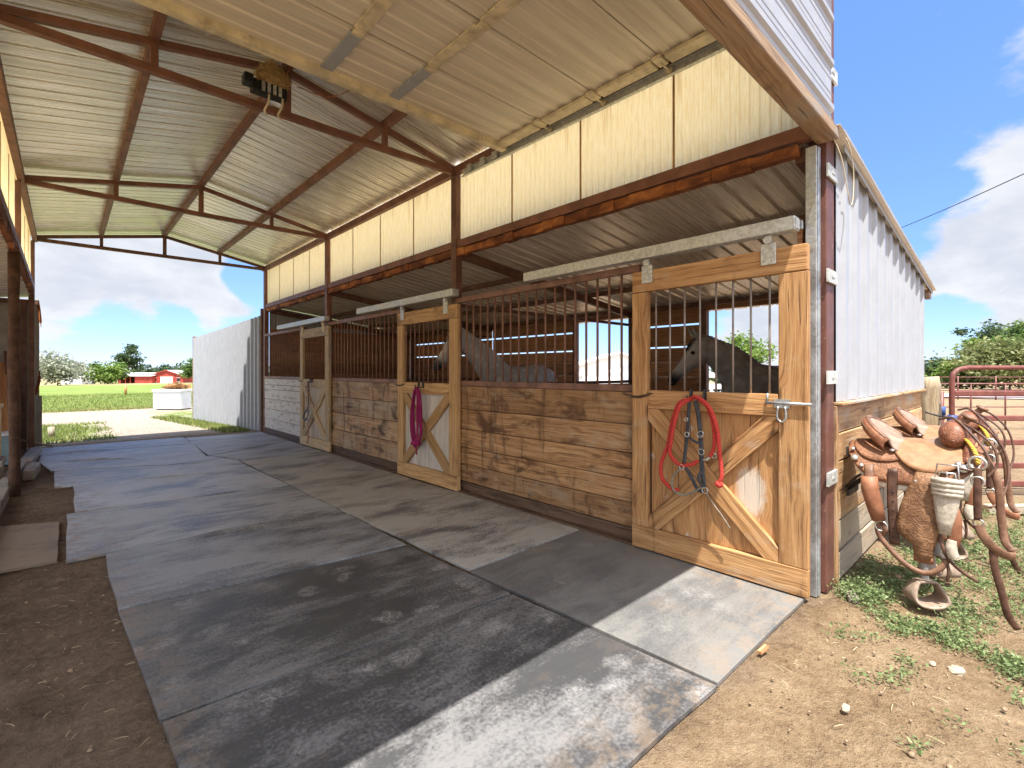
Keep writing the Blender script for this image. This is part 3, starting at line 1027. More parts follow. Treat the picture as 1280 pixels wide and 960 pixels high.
    # double hook on the middle rail
    yh = y0 + (y1 - y0) * .56
    for q in (-.05, .05):
        mb = MB().tube(spline([(X0, yh + q, 1.25), (X0 - .012, yh + q, 1.27), (X0 - .022, yh + q, 1.21), (X0 - .045, yh + q, 1.19), (X0 - .062, yh + q, 1.225)], 5), .0065, 6)
        mb.box((X0 - .004, yh + q - .012, 1.19), (X0 + .003, yh + q + .012, 1.262))
        D(mb, 'hook', M['iron'])
    return root, D, X0, yh


dr1, D1, X0, yh1 = stall_door(*DOORS[0], M['wood_door'], None or M['wood_ply'], 8, 'honey brown timber sliding door with X brace', M['door_bar'])
# worn pale patch on the plywood (a patch of old paint), latch and chain
mb = MB()
mb.tube([(X0 - .012, .90, 1.20), (X0 - .012, 1.16, 1.20)], .009, 8)
mb.tube([(X0 - .012, 1.15, 1.20), (X0 - .012, 1.15, 1.26)], .007, 6)
mb.box((X0 - .012, 1.02, 1.17), (X0 + .001, 1.11, 1.225))
mb.tube(spline([(X0 - .02, 1.045, 1.18), (X0 - .02, 1.04, 1.11), (X0 - .02, 1.065, 1.085), (X0 - .02, 1.09, 1.11), (X0 - .02, 1.085, 1.18)], 5), .007, 6)
D1(mb, 'latch', M['galv'])
def chain(D, p0, p1, sag, n=22):
    mb = MB()
    for k in range(n):
        t = (k + .5) / n
        c = Vector(p0).lerp(Vector(p1), t) - Vector((0, 0, sag * 4 * t * (1 - t)))
        dirv = (Vector(p1) - Vector(p0)).normalized()
        up = Vector((0, 0, 1)) if k % 2 else Vector((1, 0, 0))
        L = .017
        pts = [c + dirv * (L * math.cos(a)) + up * (.008 * math.sin(a)) for a in [2 * math.pi * i / 8 for i in range(8)]]
        mb.tube(pts, .003, 5, closed=True)
    D(mb, 'chain', M['iron'])
chain(D1, (X0 - .008, 1.98, 1.235), (X0 - .008, 2.23, 1.225), .03, 14)
dr2, D2, X0, yh2 = stall_door(*DOORS[1], M['wood_door_old'], M['ply_white'], 10, 'timber sliding door with whitewashed plywood behind its X brace', M['grille'])
chain(D2, (X0 - .008, 5.63, 1.235), (X0 - .008, 5.88, 1.225), .02, 12)
dr3, D3, X0, yh3 = stall_door(*DOORS[2], M['wood_door_pale'], M['ply_pale'], 10, 'pale weathered sliding door, narrowest looking and farthest along the aisle', M['grille'])
chain(D3, (X0 - .008, 9.34, 1.235), (X0 - .008, 9.55, 1.225), .02, 10)
for (a, b_) in ((.985, 3.34), (4.50, 6.97), (8.20, 10.7)):
    mb = MB().box((3.238, a, 2.262), (3.330, b_, 2.345), .5)
    mb.box((3.25, a - .006, 2.27), (3.32, a, 2.335), .5)
    P(mb, 'door_track', M['galv_light'], bevel=.005)
# fixing studs of the door tracks
mb = MB()
for y in (.99, 1.9, 2.8, 4.6, 5.6, 6.6):
    mb.box((3.330, y - .02, 2.28), (3.352, y + .02, 2.33))
P(mb, 'track_bracket', M['galv'])

# ------------------------------------------------------------------ sectional overhead door, parked open under the roof
ohd = bpy.data.objects.new('overhead_door', None)
COL.objects.link(ohd); ohd.parent = barn
ohd['label'] = 'tan ribbed sectional overhead door parked open under the roof'
OZ = 3.69
def O(mb, name, mat, **kw):
    mb.v = [Vector(v) - BO for v in mb.v]
    return mb.build(name, mat, ohd, **kw)
ed = [3.68, 3.08, 2.47, 1.86, 1.25]
for k in range(4):
    y1, y0 = ed[k] - .005, ed[k + 1] + .005
    O(MB().corr((XL + .13, y0, OZ + .012), (0, 1, 0), (1, 0, 0), (0, 0, 1), y1 - y0, 0, 3.28 - XL - .13, .15, -.010, .05, .012), 'door_section', M['door_sheet'], solid=.002)
    O(MB().box((XL + .13, y0, OZ + .018), (3.27, y1, OZ + .045)), 'section_core', M['door_sheet'])
    for xx in (.25, 1.45, 2.02):
        O(MB().box((xx - .045, y0 + .02, OZ - .012), (xx + .045, y1 - .02, OZ - .001)), 'stile_strip', M['trim'] if k == 0 else M['dusty_rail'], bevel=.002)
        O(MB().box((xx - .035, y0 - .045, OZ - .022), (xx + .035, y0 + .035, OZ - .0125)).tube([(xx - .04, y0 - .005, OZ - .022), (xx + .04, y0 - .005, OZ - .022)], .011, 8), 'hinge', M['dusty_rail'])
    mb = MB().box((3.14, y0 - .04, OZ - .03), (3.26, y0 + .03, OZ - .004)).tube([(3.2, y0 - .005, OZ - .03), (3.36, y0 - .005, OZ - .03)], .009, 8)
    mb.tube([(3.325, y0 - .005, OZ - .03), (3.355, y0 - .005, OZ - .03)], .026, 10)
    O(mb, 'roller', M['dusty_rail'], bevel=.002)
    O(MB().box((3.16, y0 + .05, OZ - .03), (3.27, y1 - .05, OZ - .002)), 'end_stile', M['dusty_rail'], bevel=.004)
O(MB().box((XL + .12, 3.63, OZ - .055), (3.28, 3.70, OZ + .03)), 'bottom_rail', M['dusty_rail'], bevel=.004)
O(MB().box((XL + .12, 3.702, OZ - .035), (3.28, 3.722, OZ - .005)), 'weather_seal', M['trim'], bevel=.003)
O(MB().tube(spline([(1.75, 3.72, OZ + .02), (1.66, 4.1, OZ + .06), (1.56, 4.58, 4.0)], 6), .004, 5), 'pull_cord', M['rust'])
for xx, s in ((3.345, 1), (XL + .09, -1)):
    mb = MB().box((xx + .012 * s - .003, 1.05, OZ - .06), (xx + .012 * s + .003, 4.45, OZ + .0)).box((xx - .02, 1.05, OZ - .066), (xx + .015, 4.45, OZ - .060)).box((xx - .02, 1.05, OZ + .0), (xx + .015, 4.45, OZ + .006))
    P(mb, 'door_guide', M['galv_light'])
for y in (3.85, 4.05, 4.28):
    P(MB().box((3.30, y - .035, OZ - .05), (3.328, y + .035, OZ + .02)), 'guide_bracket', M['galv_light'], bevel=.004)

# ------------------------------------------------------------------ left side of the aisle
for ty in (.98, 4.6, 8.35, 12.0):
    P(MB().box((XL - .05, ty - .045, 2.93 if 1 < ty < 11 else 0), (XL + .03, ty + .045, 3.70)), 'post', M['brown_steel'] if ty < 11 else M['dark_steel'], bevel=.004)
for (a, b_) in ((.98, 7.8), (7.8, 12.0)):
    P(MB().box((XL - .05, a + .03, 2.845), (XL + .03, b_ - .03, 2.928)), 'lintel_beam', M['brown_steel'], bevel=.003)
    mb = MB()
    n = 40
    for k in range(n):
        y0 = a + .03 + (b_ - a - .06) * k / n; y1 = a + .03 + (b_ - a - .06) * (k + 1) / n
        j = random.uniform(-.01, .012)
        mb.box((XL - .05, y0, 2.74 + random.uniform(-.01, .01)), (XL + .02 + j, y1, 2.844))
    P(mb, 'rusted_ledge', M['rust'], bevel=.004)
mb = MB()
z0 = 0
pts = [(XL + random.uniform(-.006, .006), 7.80 + random.uniform(-.006, .006), z) for z in np.linspace(0, 2.75, 12)]
P(mb.tube(pts, [.05 + random.uniform(-.004, .004) for _ in pts], 10), 'post', M['rust_dark'], label='rough rust covered round post')
# lean-to roof, partition and sheets behind the left posts
aL = Vector((XL - .02, 0, 2.72)); eL = Vector((-3.6, 0, 2.40))
P(MB().corr((XL - .03, .8, 2.735), (0, 1, 0), eL - aL, Vector((-.1, 0, 1)), 11.5, 0, 1.7, .19, .02, .024, .012), 'side_roof', M['stall_roof'], solid=.002)
P(MB().corr((-3.4, 12.30, 0.02), (1, 0, 0), (0, 0, 1), (0, -1, 0), 3.06, 0, 2.62, .2, .022, .026, .014), 'side_end_sheet', M['tan_sheet'], solid=.002)
P(MB().box((-3.4, 12.20, 2.60), (-.34, 12.28, 2.68)), 'side_end_beam', M['dark_steel'])
P(MB().box((-.60, 12.18, 0), (-.50, 12.27, 2.6)), 'side_post', M['dark_steel'], bevel=.004)
P(MB().corr((-2.05, 9.3, 0.02), (0, 1, 0), (0, 0, 1), (-1, 0, 0), 2.95, 0, 2.4, .2, .022, .026, .014), 'side_back_sheet', M['tan_sheet'], solid=.002)
# rust stained upper sheet lifted off at its corner, darker lower sheet
mb = MB().corr((-.475, 12.345, .02), (1, 0, 0), (0, 0, 1), (0, -1, 0), .17, 0, .93, .085, .012, .02, .01)
P(mb, 'edge_sheet', M['tan_sheet'], solid=.002)
P(MB().tube(spline([(-.36, 12.24, 2.66), (-.335, 12.24, 2.45), (-.315, 12.24, 2.2)], 5), [.03] * 5 + [.026] * 4 + [.006] * 2, 8, flat=.3), 'rust_run', paint('rust_orange', (.48, .15, .05), .85, .3, dirt=.4), label='orange rust streak down the sheet edge')
P(MB().tube(spline([(-.33, 12.25, 1.42), (-.345, 12.25, 1.2), (-.40, 12.25, .97)], 5), [.012] * 3 + [.03] * 5 + [.035] * 3, 8, flat=.3), 'rust_run', bpy.data.materials['rust_orange'])

# ================================================================== RUBBER MATS
def matmat(name, base, dust, amount, prints, tan=.3, rough=.62, seed=0.0):
    m, g, b = newmat(name, rough, 0, .45)
    p = g.vmath('ADD', g.world(), (seed, seed * .7, 0))
    a = g.noise(g.scale(p, (.8, 1.5, 1)), 1.6, 8, .62, .4)
    f = g.noise(p, 60, 4, .65)
    s = g.noise(g.scale(p, (.5, 2.6, 1)), 5.0, 7, .7, .5)
    k = g.math('ADD', g.math('MULTIPLY', a, .52), g.math('ADD', g.math('MULTIPLY', s, .22), g.math('MULTIPLY', f, .26)))
    lo = .60 - amount * .16
    dm = g.mr(k, lo - .075, lo + .085)
    c = g.mix(dm, base, dust)
    tn = g.noise(g.scale(p, (.7, 1.4, 1)), 2.3, 5, .6)
    c = g.mix(g.mr(tn, .56, .74, 0, tan), c, (.27, .20, .145))
    sc = g.noise(g.scale(p, (1.2, 9, 1)), 3.0, 4, .6, 1.0)
    c = g.mix(g.mr(sc, .69, .76, 0, .35), c, tuple(x * .5 for x in base))
    hgt = f
    if prints:
        pd = g.vmath('ADD', p, g.scale(g.noisec(p, 7.0, 5), (.24, .24, 0)))
        vd = g.voro(pd, 5.2)
        rnd = g.sep(g.voro(pd, 5.2, 'Color'))[0]
        nz = g.noise(p, 20, 6, .72, 1.2)
        inside = g.mr(g.math('ADD', vd, g.math('MULTIPLY', nz, .30)), .36, .60, 1, 0)
        area = g.mr(g.noise(p, .95, 3, .5), .36, .50)
        keep = g.mr(rnd, .30, .50)
        crk = g.noise(g.vmath('ADD', p, g.scale(g.noisec(p, 12, 4), (.10, .10, 0))), 38, 6, .75, 2.2)
        tex = g.math('MULTIPLY', g.mr(crk, .40, .60, .05, 1), g.mr(nz, .36, .58, .35, 1))
        pm = g.math('MULTIPLY', g.math('MULTIPLY', inside, keep), g.math('MULTIPLY', area, tex), clamp=True)
        # long pale scuffs
        sw = g.noise(g.vmath('ADD', g.scale(p, (2.2, 5.5, 1)), g.scale(g.noisec(p, 2.0), (1.5, 1.5, 0))), 1.6, 6, .6)
        pm = g.math('MAXIMUM', pm, g.math('MULTIPLY', g.mr(sw, .64, .78), .5))
        c = g.mix(g.math('MULTIPLY', pm, prints), c, (.40, .39, .385))
    # soil trodden onto the mats from the bare earth beside them
    wx, wy, _ = g.sep(g.world())
    so = g.math('MAXIMUM', g.mr(wx, .05, .55, .75, 0), g.mr(wy, .95, 1.3, .4, 0))
    so = g.math('MAXIMUM', so, g.mr(wx, 3.0, 3.35, 0, .6))
    so = g.math('MULTIPLY', so, g.mr(g.noise(p, 9, 7, .72), .44, .60))
    c = g.mix(so, c, (.25, .18, .12))
    g.put(b.inputs['Base Color'], c)
    g.put(b.inputs['Roughness'], g.mr(k, .3, .7, rough - .14, rough + .14))
    g.put(b.inputs['Normal'], g.bump(g.math('ADD', hgt, g.math('MULTIPLY', s, .6)), .22, .006))
    return m


MM = {
    'dark': matmat('black_rubber', (.052, .053, .056), (.17, .168, .17), .52, .6, .15, .50, 0.0),
    'dark2': matmat('black_rubber_worn', (.085, .088, .095), (.27, .28, .30), .7, .3, .2, .48, 3.0),
    'blue': matmat('grey_rubber', (.070, .075, .088), (.42, .44, .48), .9, 0, .45, .50, 7.0),
    'mid': matmat('grey_rubber_dusty', (.08, .083, .09), (.36, .37, .395), .85, 0, .5, .50, 11.0),
    'dust': matmat('dust_covered_rubber', (.10, .100, .102), (.165, .162, .155), .75, .35, .35, .62, 15.0),
    'dust2': matmat('dust_covered_rubber_tan', (.115, .114, .118), (.38, .37, .345), .9, 0, .6, .58, 19.0),
    'brown': matmat('earth_covered_rubber', (.12, .092, .07), (.23, .185, .145), .9, 0, .5, .75, 23.0),
}


def rubber(corners, mt, label, lift=0.0, curl=None, seed=0):
    """one mat: a 2 cm slab on the earth, slightly wavy; corners in order near-left, near-right, far-right, far-left"""
    c = [Vector((x, y, 0)) for x, y in corners]
    cen = sum(c, Vector()) / 4
    c = [p + (cen - p).normalized() * .007 for p in c]
    nx, ny = 18, 14
    V, F = [], []
    def pt(i, j):
        u, v = i / nx, j / ny
        p = (c[0] * (1 - u) + c[1] * u) * (1 - v) + (c[3] * (1 - u) + c[2] * u) * v
        edge = min(u, 1 - u, v, 1 - v)
        wob = .012 * mnoise.noise(Vector((p.x * 2.1, p.y * 2.1, seed)))
        if edge < 1e-6:
            p = p + Vector((wob, wob * .8, 0))
        z = .017 + lift + .004 * mnoise.noise(Vector((p.x * 1.7 + seed, p.y * 1.7, 0)))
        if curl:
            kind, a, s0, s1 = curl
            q = {'near': v, 'far': 1 - v, 'left': u, 'right': 1 - u}[kind]
            al = u if kind in ('near', 'far') else v
            if s0 < al < s1:
                z += a * max(0, 1 - q / .12) ** 2 * math.sin(math.pi * (al - s0) / (s1 - s0))
        return Vector((p.x, p.y, z))
    top = [[pt(i, j) for j in range(ny + 1)] for i in range(nx + 1)]
    idx = {}
    for i in range(nx + 1):
        for j in range(ny + 1):
            idx[i, j] = len(V); V.append(top[i][j] - cen)
    for i in range(nx):
        for j in range(ny):
            F.append((idx[i, j], idx[i + 1, j], idx[i + 1, j + 1], idx[i, j + 1]))
    rim = [(i, 0) for i in range(nx)] + [(nx, j) for j in range(ny)] + [(i, ny) for i in range(nx, 0, -1)] + [(0, j) for j in range(ny, 0, -1)]
    low = []
    for (i, j) in rim:
        low.append(len(V)); q = top[i][j]; V.append(Vector((q.x, q.y, max(-.004, q.z - .021))) - cen)
    for k in range(len(rim)):
        k2 = (k + 1) % len(rim)
        F.append((idx[rim[k]], low[k], low[k2], idx[rim[k2]]))
    me = bpy.data.meshes.new('rubber_mat')
    me.from_pydata([tuple(v) for v in V], [], F)
    me.materials.append(MM[mt])
    o = bpy.data.objects.new('rubber_mat', me)
    o.location = cen
    COL.objects.link(o)
    md = o.modifiers.new('bevel', 'BEVEL'); md.width = .004; md.segments = 2; md.limit_method = 'ANGLE'; md.angle_limit = R(50)
    tag(o, label, 'rubber mat', 'rubber floor mats along the aisle')
    return o


g_ = .008
rubber([(.34, 1.0), (2.11, .945), (2.04, 2.20), (.28, 2.34)], 'dark', 'black rubber mat with hoof prints, its corner lit by the sun at the aisle mouth', .004, seed=1)
rubber([(.275, 2.355), (2.04, 2.215), (2.01, 3.39), (.22, 3.59)], 'dark', 'darkest rubber mat, covered in pale hoof prints, second row from the aisle mouth', 0, seed=2)
rubber([(.215, 3.605), (2.005, 3.405), (2.02, 4.62), (.22, 4.80)], 'dark2', 'worn black mat with a shiny pale left end, third row', .002, ('far', .035, .25, .85), seed=3)
rubber([(.0, 4.79), (2.015, 4.635), (2.0, 6.14), (.01, 6.36)], 'mid', 'dark grey mat jutting left to meet the earth covered mat, fourth row', .001, seed=4)
rubber([(.07, 6.40), (2.0, 6.155), (1.98, 7.45), (.07, 7.93)], 'blue', 'pale grey mat beyond the one jutting left, fifth row', .003, seed=5)
rubber([(-.10, 7.95), (1.97, 7.47), (1.98, 8.35), (-.11, 9.20)], 'blue', 'pale streaked mat with a stepped left end opposite the second stall', 0, ('near', .02, .3, .8), seed=6)
rubber([(-.14, 9.22), (1.98, 8.37), (1.70, 9.15), (-.30, 10.25)], 'blue', 'grey mat laid askew opposite the third stall door', .004, ('far', .03, .1, .6), seed=7)
rubber([(-.30, 10.27), (1.70, 9.17), (1.80, 10.9), (-.30, 11.1)], 'blue', 'wide grey mat one short of the far end, beside the left kerb', .001, ('far', .035, .0, .5), seed=8)
rubber([(-.33, 11.12), (1.80, 10.92), (1.82, 12.1), (-.36, 12.05)], 'mid', 'last grey mat at the far left, next to the grass', .003, seed=9)
rubber([(2.125, .95), (3.345, .945), (3.33, 2.69), (2.06, 2.66)], 'dust', 'dusty pale mat in the sun by the near stall door', .001, seed=11)
rubber([(2.065, 2.675), (3.325, 2.705), (3.30, 4.55), (2.03, 4.50)], 'dust2', 'dusty mat in shade along the nearest stall boards', .003, seed=12)
rubber([(2.025, 4.515), (3.295, 4.565), (3.27, 6.46), (2.01, 6.43)], 'dust2', 'dusty mat in front of the whitewashed stall door', .0, seed=13)
rubber([(2.005, 6.445), (3.27, 6.475), (3.28, 8.30), (2.0, 8.34)], 'dust2', 'dusty mat along the grey boards of the second stall', .002, seed=14)
rubber([(2.0, 8.355), (3.28, 8.315), (3.28, 10.1), (1.72, 9.14)], 'mid', 'grey mat in front of the pale third stall door', .0, ('left', .02, .2, .9), seed=15)
rubber([(1.73, 9.17), (3.28, 10.12), (3.27, 11.95), (1.83, 11.95)], 'mid', 'last grey mat along the flaking white boards', .002, seed=16)
rubber([(-.42, 4.86), (-.04, 4.85), (-.03, 6.10), (-.44, 6.27)], 'brown', 'narrow earth brown mat against the left kerb', .001, seed=17)

# ------------------------------------------------------------------ left edge clutter
def single(name, mb, mat, label, cat, origin, group=None, **kw):
    o_ = Vector(origin)
    mb.v = [Vector(v) - o_ for v in mb.v]
    o = mb.build(name, mat, None, **kw)
    o.location = o_
    return tag(o, label, cat, group)


def beam(p0, p1, w_, t, label):
    c = (Vector(p0) + Vector(p1)) / 2
    single('kerb_timber', MB().board(p0, p1, w_, t, (0, 0, 1)), M['wood_kerb'], label, 'timber', (c.x, c.y, 0), 'timbers edging the left side of the aisle', bevel=.008)
beam((-.52, 4.0, .06), (-.50, 7.70, .055), .14, .10, 'long grey timber edging the aisle before the rusty round post')
beam((-.50, 7.95, .06), (-.46, 9.75, .06), .15, .12, 'grey timber behind the rusty round post')
beam((-.345, 8.75, .06), (-.31, 9.55, .06), .12, .12, 'short squared timber block beside the longer timber')
beam((-.42, 9.85, .05), (-.36, 11.6, .05), .11, .14, 'far timber running up to the end sheet')

bx = empty('feed_box', 'yellow box on a low shelf behind the rusty round post', 'box', (-.86, 8.55, .0))
def L(parent, mb, name, mat, loc, **kw):
    o_ = Vector(loc)
    mb.v = [Vector(v) - o_ for v in mb.v]
    return mb.build(name, mat, parent, **kw)
M['yellow'] = paint('yellow_paint', (.55, .33, .06), .55, .15, .1, dirt=.35)
M['pale_blue'] = paint('pale_blue_paint', (.24, .36, .42), .5, .12, .1, dirt=.3)
L(bx, MB().box((-1.20, 8.35, .34), (-.58, 8.75, .95)), 'body', M['yellow'], (-.86, 8.55, 0), bevel=.015)
L(bx, MB().box((-1.22, 8.33, .952), (-.56, 8.77, 1.0)), 'lid', M['yellow'], (-.86, 8.55, 0), bevel=.01)
L(bx, MB().box((-1.25, 8.30, .26), (-.54, 8.80, .335)).box((-1.2, 8.34, 0), (-1.1, 8.44, .26)).box((-.66, 8.34, 0), (-.56, 8.44, .26)).box((-1.2, 8.66, 0), (-1.1, 8.76, .26)).box((-.66, 8.66, 0), (-.56, 8.76, .26)), 'shelf', M['wood_kerb'], (-.86, 8.55, 0), bevel=.006)
bb = empty('storage_tub', 'pale blue slant sided tub beside the kerb timber', 'tub', (-.62, 10.6, 0))
mb = MB()
mb.rings([[(-.76 , 10.40, .0), (-.50, 10.40, .0), (-.50, 10.85, .0), (-.76, 10.85, .0)],
          [(-.84, 10.36, .40), (-.56, 10.36, .46), (-.56, 10.9, .46), (-.84, 10.9, .40)]], smooth=False)
L(bb, mb, 'body', M['pale_blue'], (-.62, 10.6, 0), bevel=.012)
L(bb, MB().board((-.70, 10.34, .445), (-.70, 10.92, .445), .32, .03, (1, 0, .2)), 'lid', M['white_paint'], (-.62, 10.6, 0), bevel=.008)
single('broom_handle', MB().tube([(-.60, 12.14, .20), (-.40, 12.12, .12), (-.15, 12.11, .035)], .018, 8), M['wood_post'], 'pale wooden pole leaning low at the end of the mats', 'pole', (-.4, 12.12, 0))
for i, (x, y, hgt, ln, lab) in enumerate(((-.62, 11.6, 1.75, .12, 'tall dark plank leaning against the left end sheet'), (-.80, 11.2, 1.55, .30, 'wide brown board leaning left of the tall plank'))):
    single('leaning_board', MB().board((x, y, 0), (x - .1, 12.16, hgt), ln, .03, (1, 0, 0)), M['wood_inside'] if i else M['dark_steel'], lab, 'board', (x, y, 0), bevel=.004)

# ------------------------------------------------------------------ bird nest and fixture on the first truss
M['straw'] = paint('straw', (.52, .36, .16), .9, .35, sc=40, dirt=.4)
fx = empty('black_fixture', 'black box fixture clamped to the near truss under a bird nest', 'fixture', (1.30, 4.58, 3.77))
FO = (1.30, 4.58, 3.77)
L(fx, MB().box((1.17, 4.50, 3.80), (1.45, 4.60, 3.90)), 'housing', M['black_plastic'], FO, bevel=.01)
mb = MB()
for k in range(4):
    mb.box((1.24 + k * .045, 4.488, 3.81), (1.265 + k * .045, 4.499, 3.89))
L(fx, mb, 'grille', M['galv_light'], FO)
L(fx, MB().box((1.10, 4.47, 3.83), (1.17, 4.57, 3.91)), 'end_block', M['black_plastic'], FO, bevel=.008)
for xx in (1.30, 1.41):
    L(fx, MB().tube(spline([(xx, 4.50, 3.80), (xx - .01, 4.49, 3.72), (xx - .03, 4.53, 3.66), (xx - .0, 4.58, 3.655)], 4), .009, 6), 'clamp', M['dusty_rail'], FO)
mb = MB()
rr = random.Random(3)
for k in range(620):
    a = rr.random() * 6.283; e = rr.random() ** .7
    c = Vector((1.32 + .13 * e * math.cos(a), 4.48 + .10 * e * math.sin(a), 3.89 + rr.random() * .19 * (1.1 - e * .75)))
    t = Vector((-math.sin(a) + rr.uniform(-.5, .5), math.cos(a) + rr.uniform(-.5, .5), rr.uniform(-.5, .3))).normalized()
    q = t * rr.uniform(.03, .08)
    mb.tube([c - q, c + Vector((0, 0, .006)), c + q], .0022, 3, caps=False)
mb.ball((1.31, 4.50, 3.95), (.10, .07, .055), 10, 6)
single('bird_nest', mb, M['straw'], 'round straw bird nest on top of the black fixture', 'nest', (1.30, 4.55, 3.90))


# ================================================================== ROPES AND HALTERS ON THE DOOR HOOKS
def ropemat(name, c0, c1):
    m, g, b = newmat(name, .75, 0, .2)
    u, v, _ = g.sep(g.uv())
    tw = g.math('SINE', g.math('ADD', g.math('MULTIPLY', u, 420), g.math('MULTIPLY', v, 260)))
    a = g.noise(g.obj(), 22, 4, .6)
    c = g.mix(g.math('ADD', g.math('MULTIPLY', g.mr(tw, -1, 1), .45), g.math('MULTIPLY', a, .5)), c0, c1)
    g.put(b.inputs['Base Color'], c)
    g.put(b.inputs['Normal'], g.bump(tw, .6, .004))
    return m
M['red_rope'] = ropemat('red_rope', (.40, .035, .03), (.72, .085, .065))
M['pink_rope'] = ropemat('pink_rope', (.20, .012, .07), (.50, .045, .20))
M['web_dark'] = paint('dark_webbing', (.050, .052, .062), .7, .3, sc=30, dirt=.3, dirtc=(.16, .14, .12))
M['brown_strap'] = leather('brown_strap', (.075, .022, .014), (.16, .05, .03), .5)
M['tan_strap'] = leather('tan_strap', (.24, .08, .035), (.38, .15, .07), .5)
M['silver'] = galv('silver_fitting', (.66, .65, .62), .3, .9)
M['hide_rope'] = paint('rawhide_rope', (.22, .19, .15), .7, .25, sc=30, dirt=.3)


def ring(mb, c, r, t, nrm, n=16, flat=1.0, sx=1.0):
    nrm = Vector(nrm).normalized(); a = nrm.orthogonal().normalized(); b_ = nrm.cross(a)
    if abs(a.z) > abs(b_.z): a, b_ = b_, a
    mb.tube([Vector(c) + a * (r * sx * math.cos(2 * math.pi * k / n)) + b_ * (r * math.sin(2 * math.pi * k / n)) for k in range(n)], t, 6, closed=True, flat=flat)
    return mb


def strap(mb, pts, w_, t=.0035, up=(1, 0, 0), n=8):
    return mb.tube(spline(pts, n), w_ / 2, 8, flat=t / (w_ / 2), up=up)


# red lead rope and halter on the near door.  x = outwards from the door, y = along the aisle
def hook_pts(y, lst, x0=3.285):
    return [(x0 - dx, y - dy, z) for (dx, dy, z) in lst]       # dy>0 = towards the camera end (right in the picture)
hk = yh1
rope = empty('lead_rope', 'thick red lead rope looped over the hook of the near stall door', 'lead rope', (3.24, hk, 1.2))
RO = (3.24, hk, 1.2)
mb = MB()
mb.tube(spline(hook_pts(hk, [(.055, -.03, 1.205), (.062, -.11, 1.17), (.06, -.165, 1.03), (.058, -.20, .86), (.056, -.255, .72), (.056, -.245, .61), (.056, -.17, .55), (.05, -.12, .55)]), 8), .0135, 10)
mb.tube(spline(hook_pts(hk, [(.058, -.028, 1.20), (.085, -.09, 1.155), (.088, -.135, 1.02), (.08, -.165, .88), (.07, -.175, .80), (.065, -.11, .735), (.065, -.02, .745), (.065, .03, .78)]), 8), .0135, 10)
mb.tube(spline(hook_pts(hk, [(.055, -.03, 1.205), (.062, .02, 1.215), (.075, .10, 1.16), (.078, .145, 1.04), (.075, .15, .90), (.07, .12, .82)]), 8), .0135, 10)
mb.tube(spline(hook_pts(hk, [(.058, -.028, 1.20), (.09, .03, 1.225), (.10, .125, 1.16), (.10, .18, 1.02), (.095, .195, .86), (.085, .205, .72), (.08, .19, .655)]), 8), .0135, 10)
L(rope, mb, 'rope', M['red_rope'], RO)
mb = MB().ball(hook_pts(hk, [(.08, .185, .645)])[0], (.022, .03, .024), 10, 6)
L(rope, mb, 'end_knot', M['red_rope'], RO)
mb = MB().tube(spline(hook_pts(hk, [(.07, .12, .82), (.07, .10, .80), (.07, .07, .79)]), 4), .010, 8)
ring(mb, hook_pts(hk, [(.07, .145, .83)])[0], .018, .005, (1, 0, .2))
L(rope, mb, 'snap', M['silver'], RO)
hal = empty('halter', 'dark webbing halter with steel buckles inside the red rope loop', 'halter', (3.25, hk, 1.2))
mb = MB()
strap(mb, hook_pts(hk, [(.066, -.03, 1.19), (.066, -.04, 1.05), (.062, -.055, .90), (.06, -.075, .74)]), .027)
strap(mb, hook_pts(hk, [(.067, .015, 1.195), (.070, .04, 1.08), (.07, .055, .92), (.068, .06, .76), (.066, .075, .60)]), .034)
strap(mb, hook_pts(hk, [(.064, -.075, .74), (.062, -.02, .66), (.064, .03, .58), (.066, .075, .575)]), .026)
strap(mb, hook_pts(hk, [(.068, -.045, .95), (.078, .0, .92), (.07, .05, .90)]), .02)
strap(mb, hook_pts(hk, [(.07, .06, .72), (.085, .045, .66), (.07, .075, .60)]), .02)
L(hal, mb, 'straps', M['web_dark'], (3.25, hk, 1.2))
mb = MB()
for (dy, z, r, s) in ((.053, .965, .024, .8), (.06, .845, .02, 1), (-.045, .955, .016, 1), (-.085, .72, .018, 1), (.085, .585, .02, 1), (-.05, 1.06, .012, .9)):
    ring(mb, hook_pts(hk, [(.074, dy, z)])[0], r, .0038, (1, 0, 0), sx=s)
mb.tube(hook_pts(hk, [(.072, .03, .955), (.076, .075, .955)]), .003, 6)
L(hal, mb, 'buckle', M['silver'], (3.25, hk, 1.2))
mb = MB().tube(spline(hook_pts(hk, [(.062, -.08, .72), (.066, -.15, .65), (.066, -.16, .56), (.064, -.10, .52), (.064, -.02, .545), (.064, .055, .60)]), 8), .0085, 8)
mb.tube(spline(hook_pts(hk, [(.07, .085, .585), (.072, .13, .52), (.062, .20, .43), (.058, .25, .36)]), 6), .004, 6)
L(hal, mb, 'nose_rope', M['hide_rope'], (3.25, hk, 1.2))

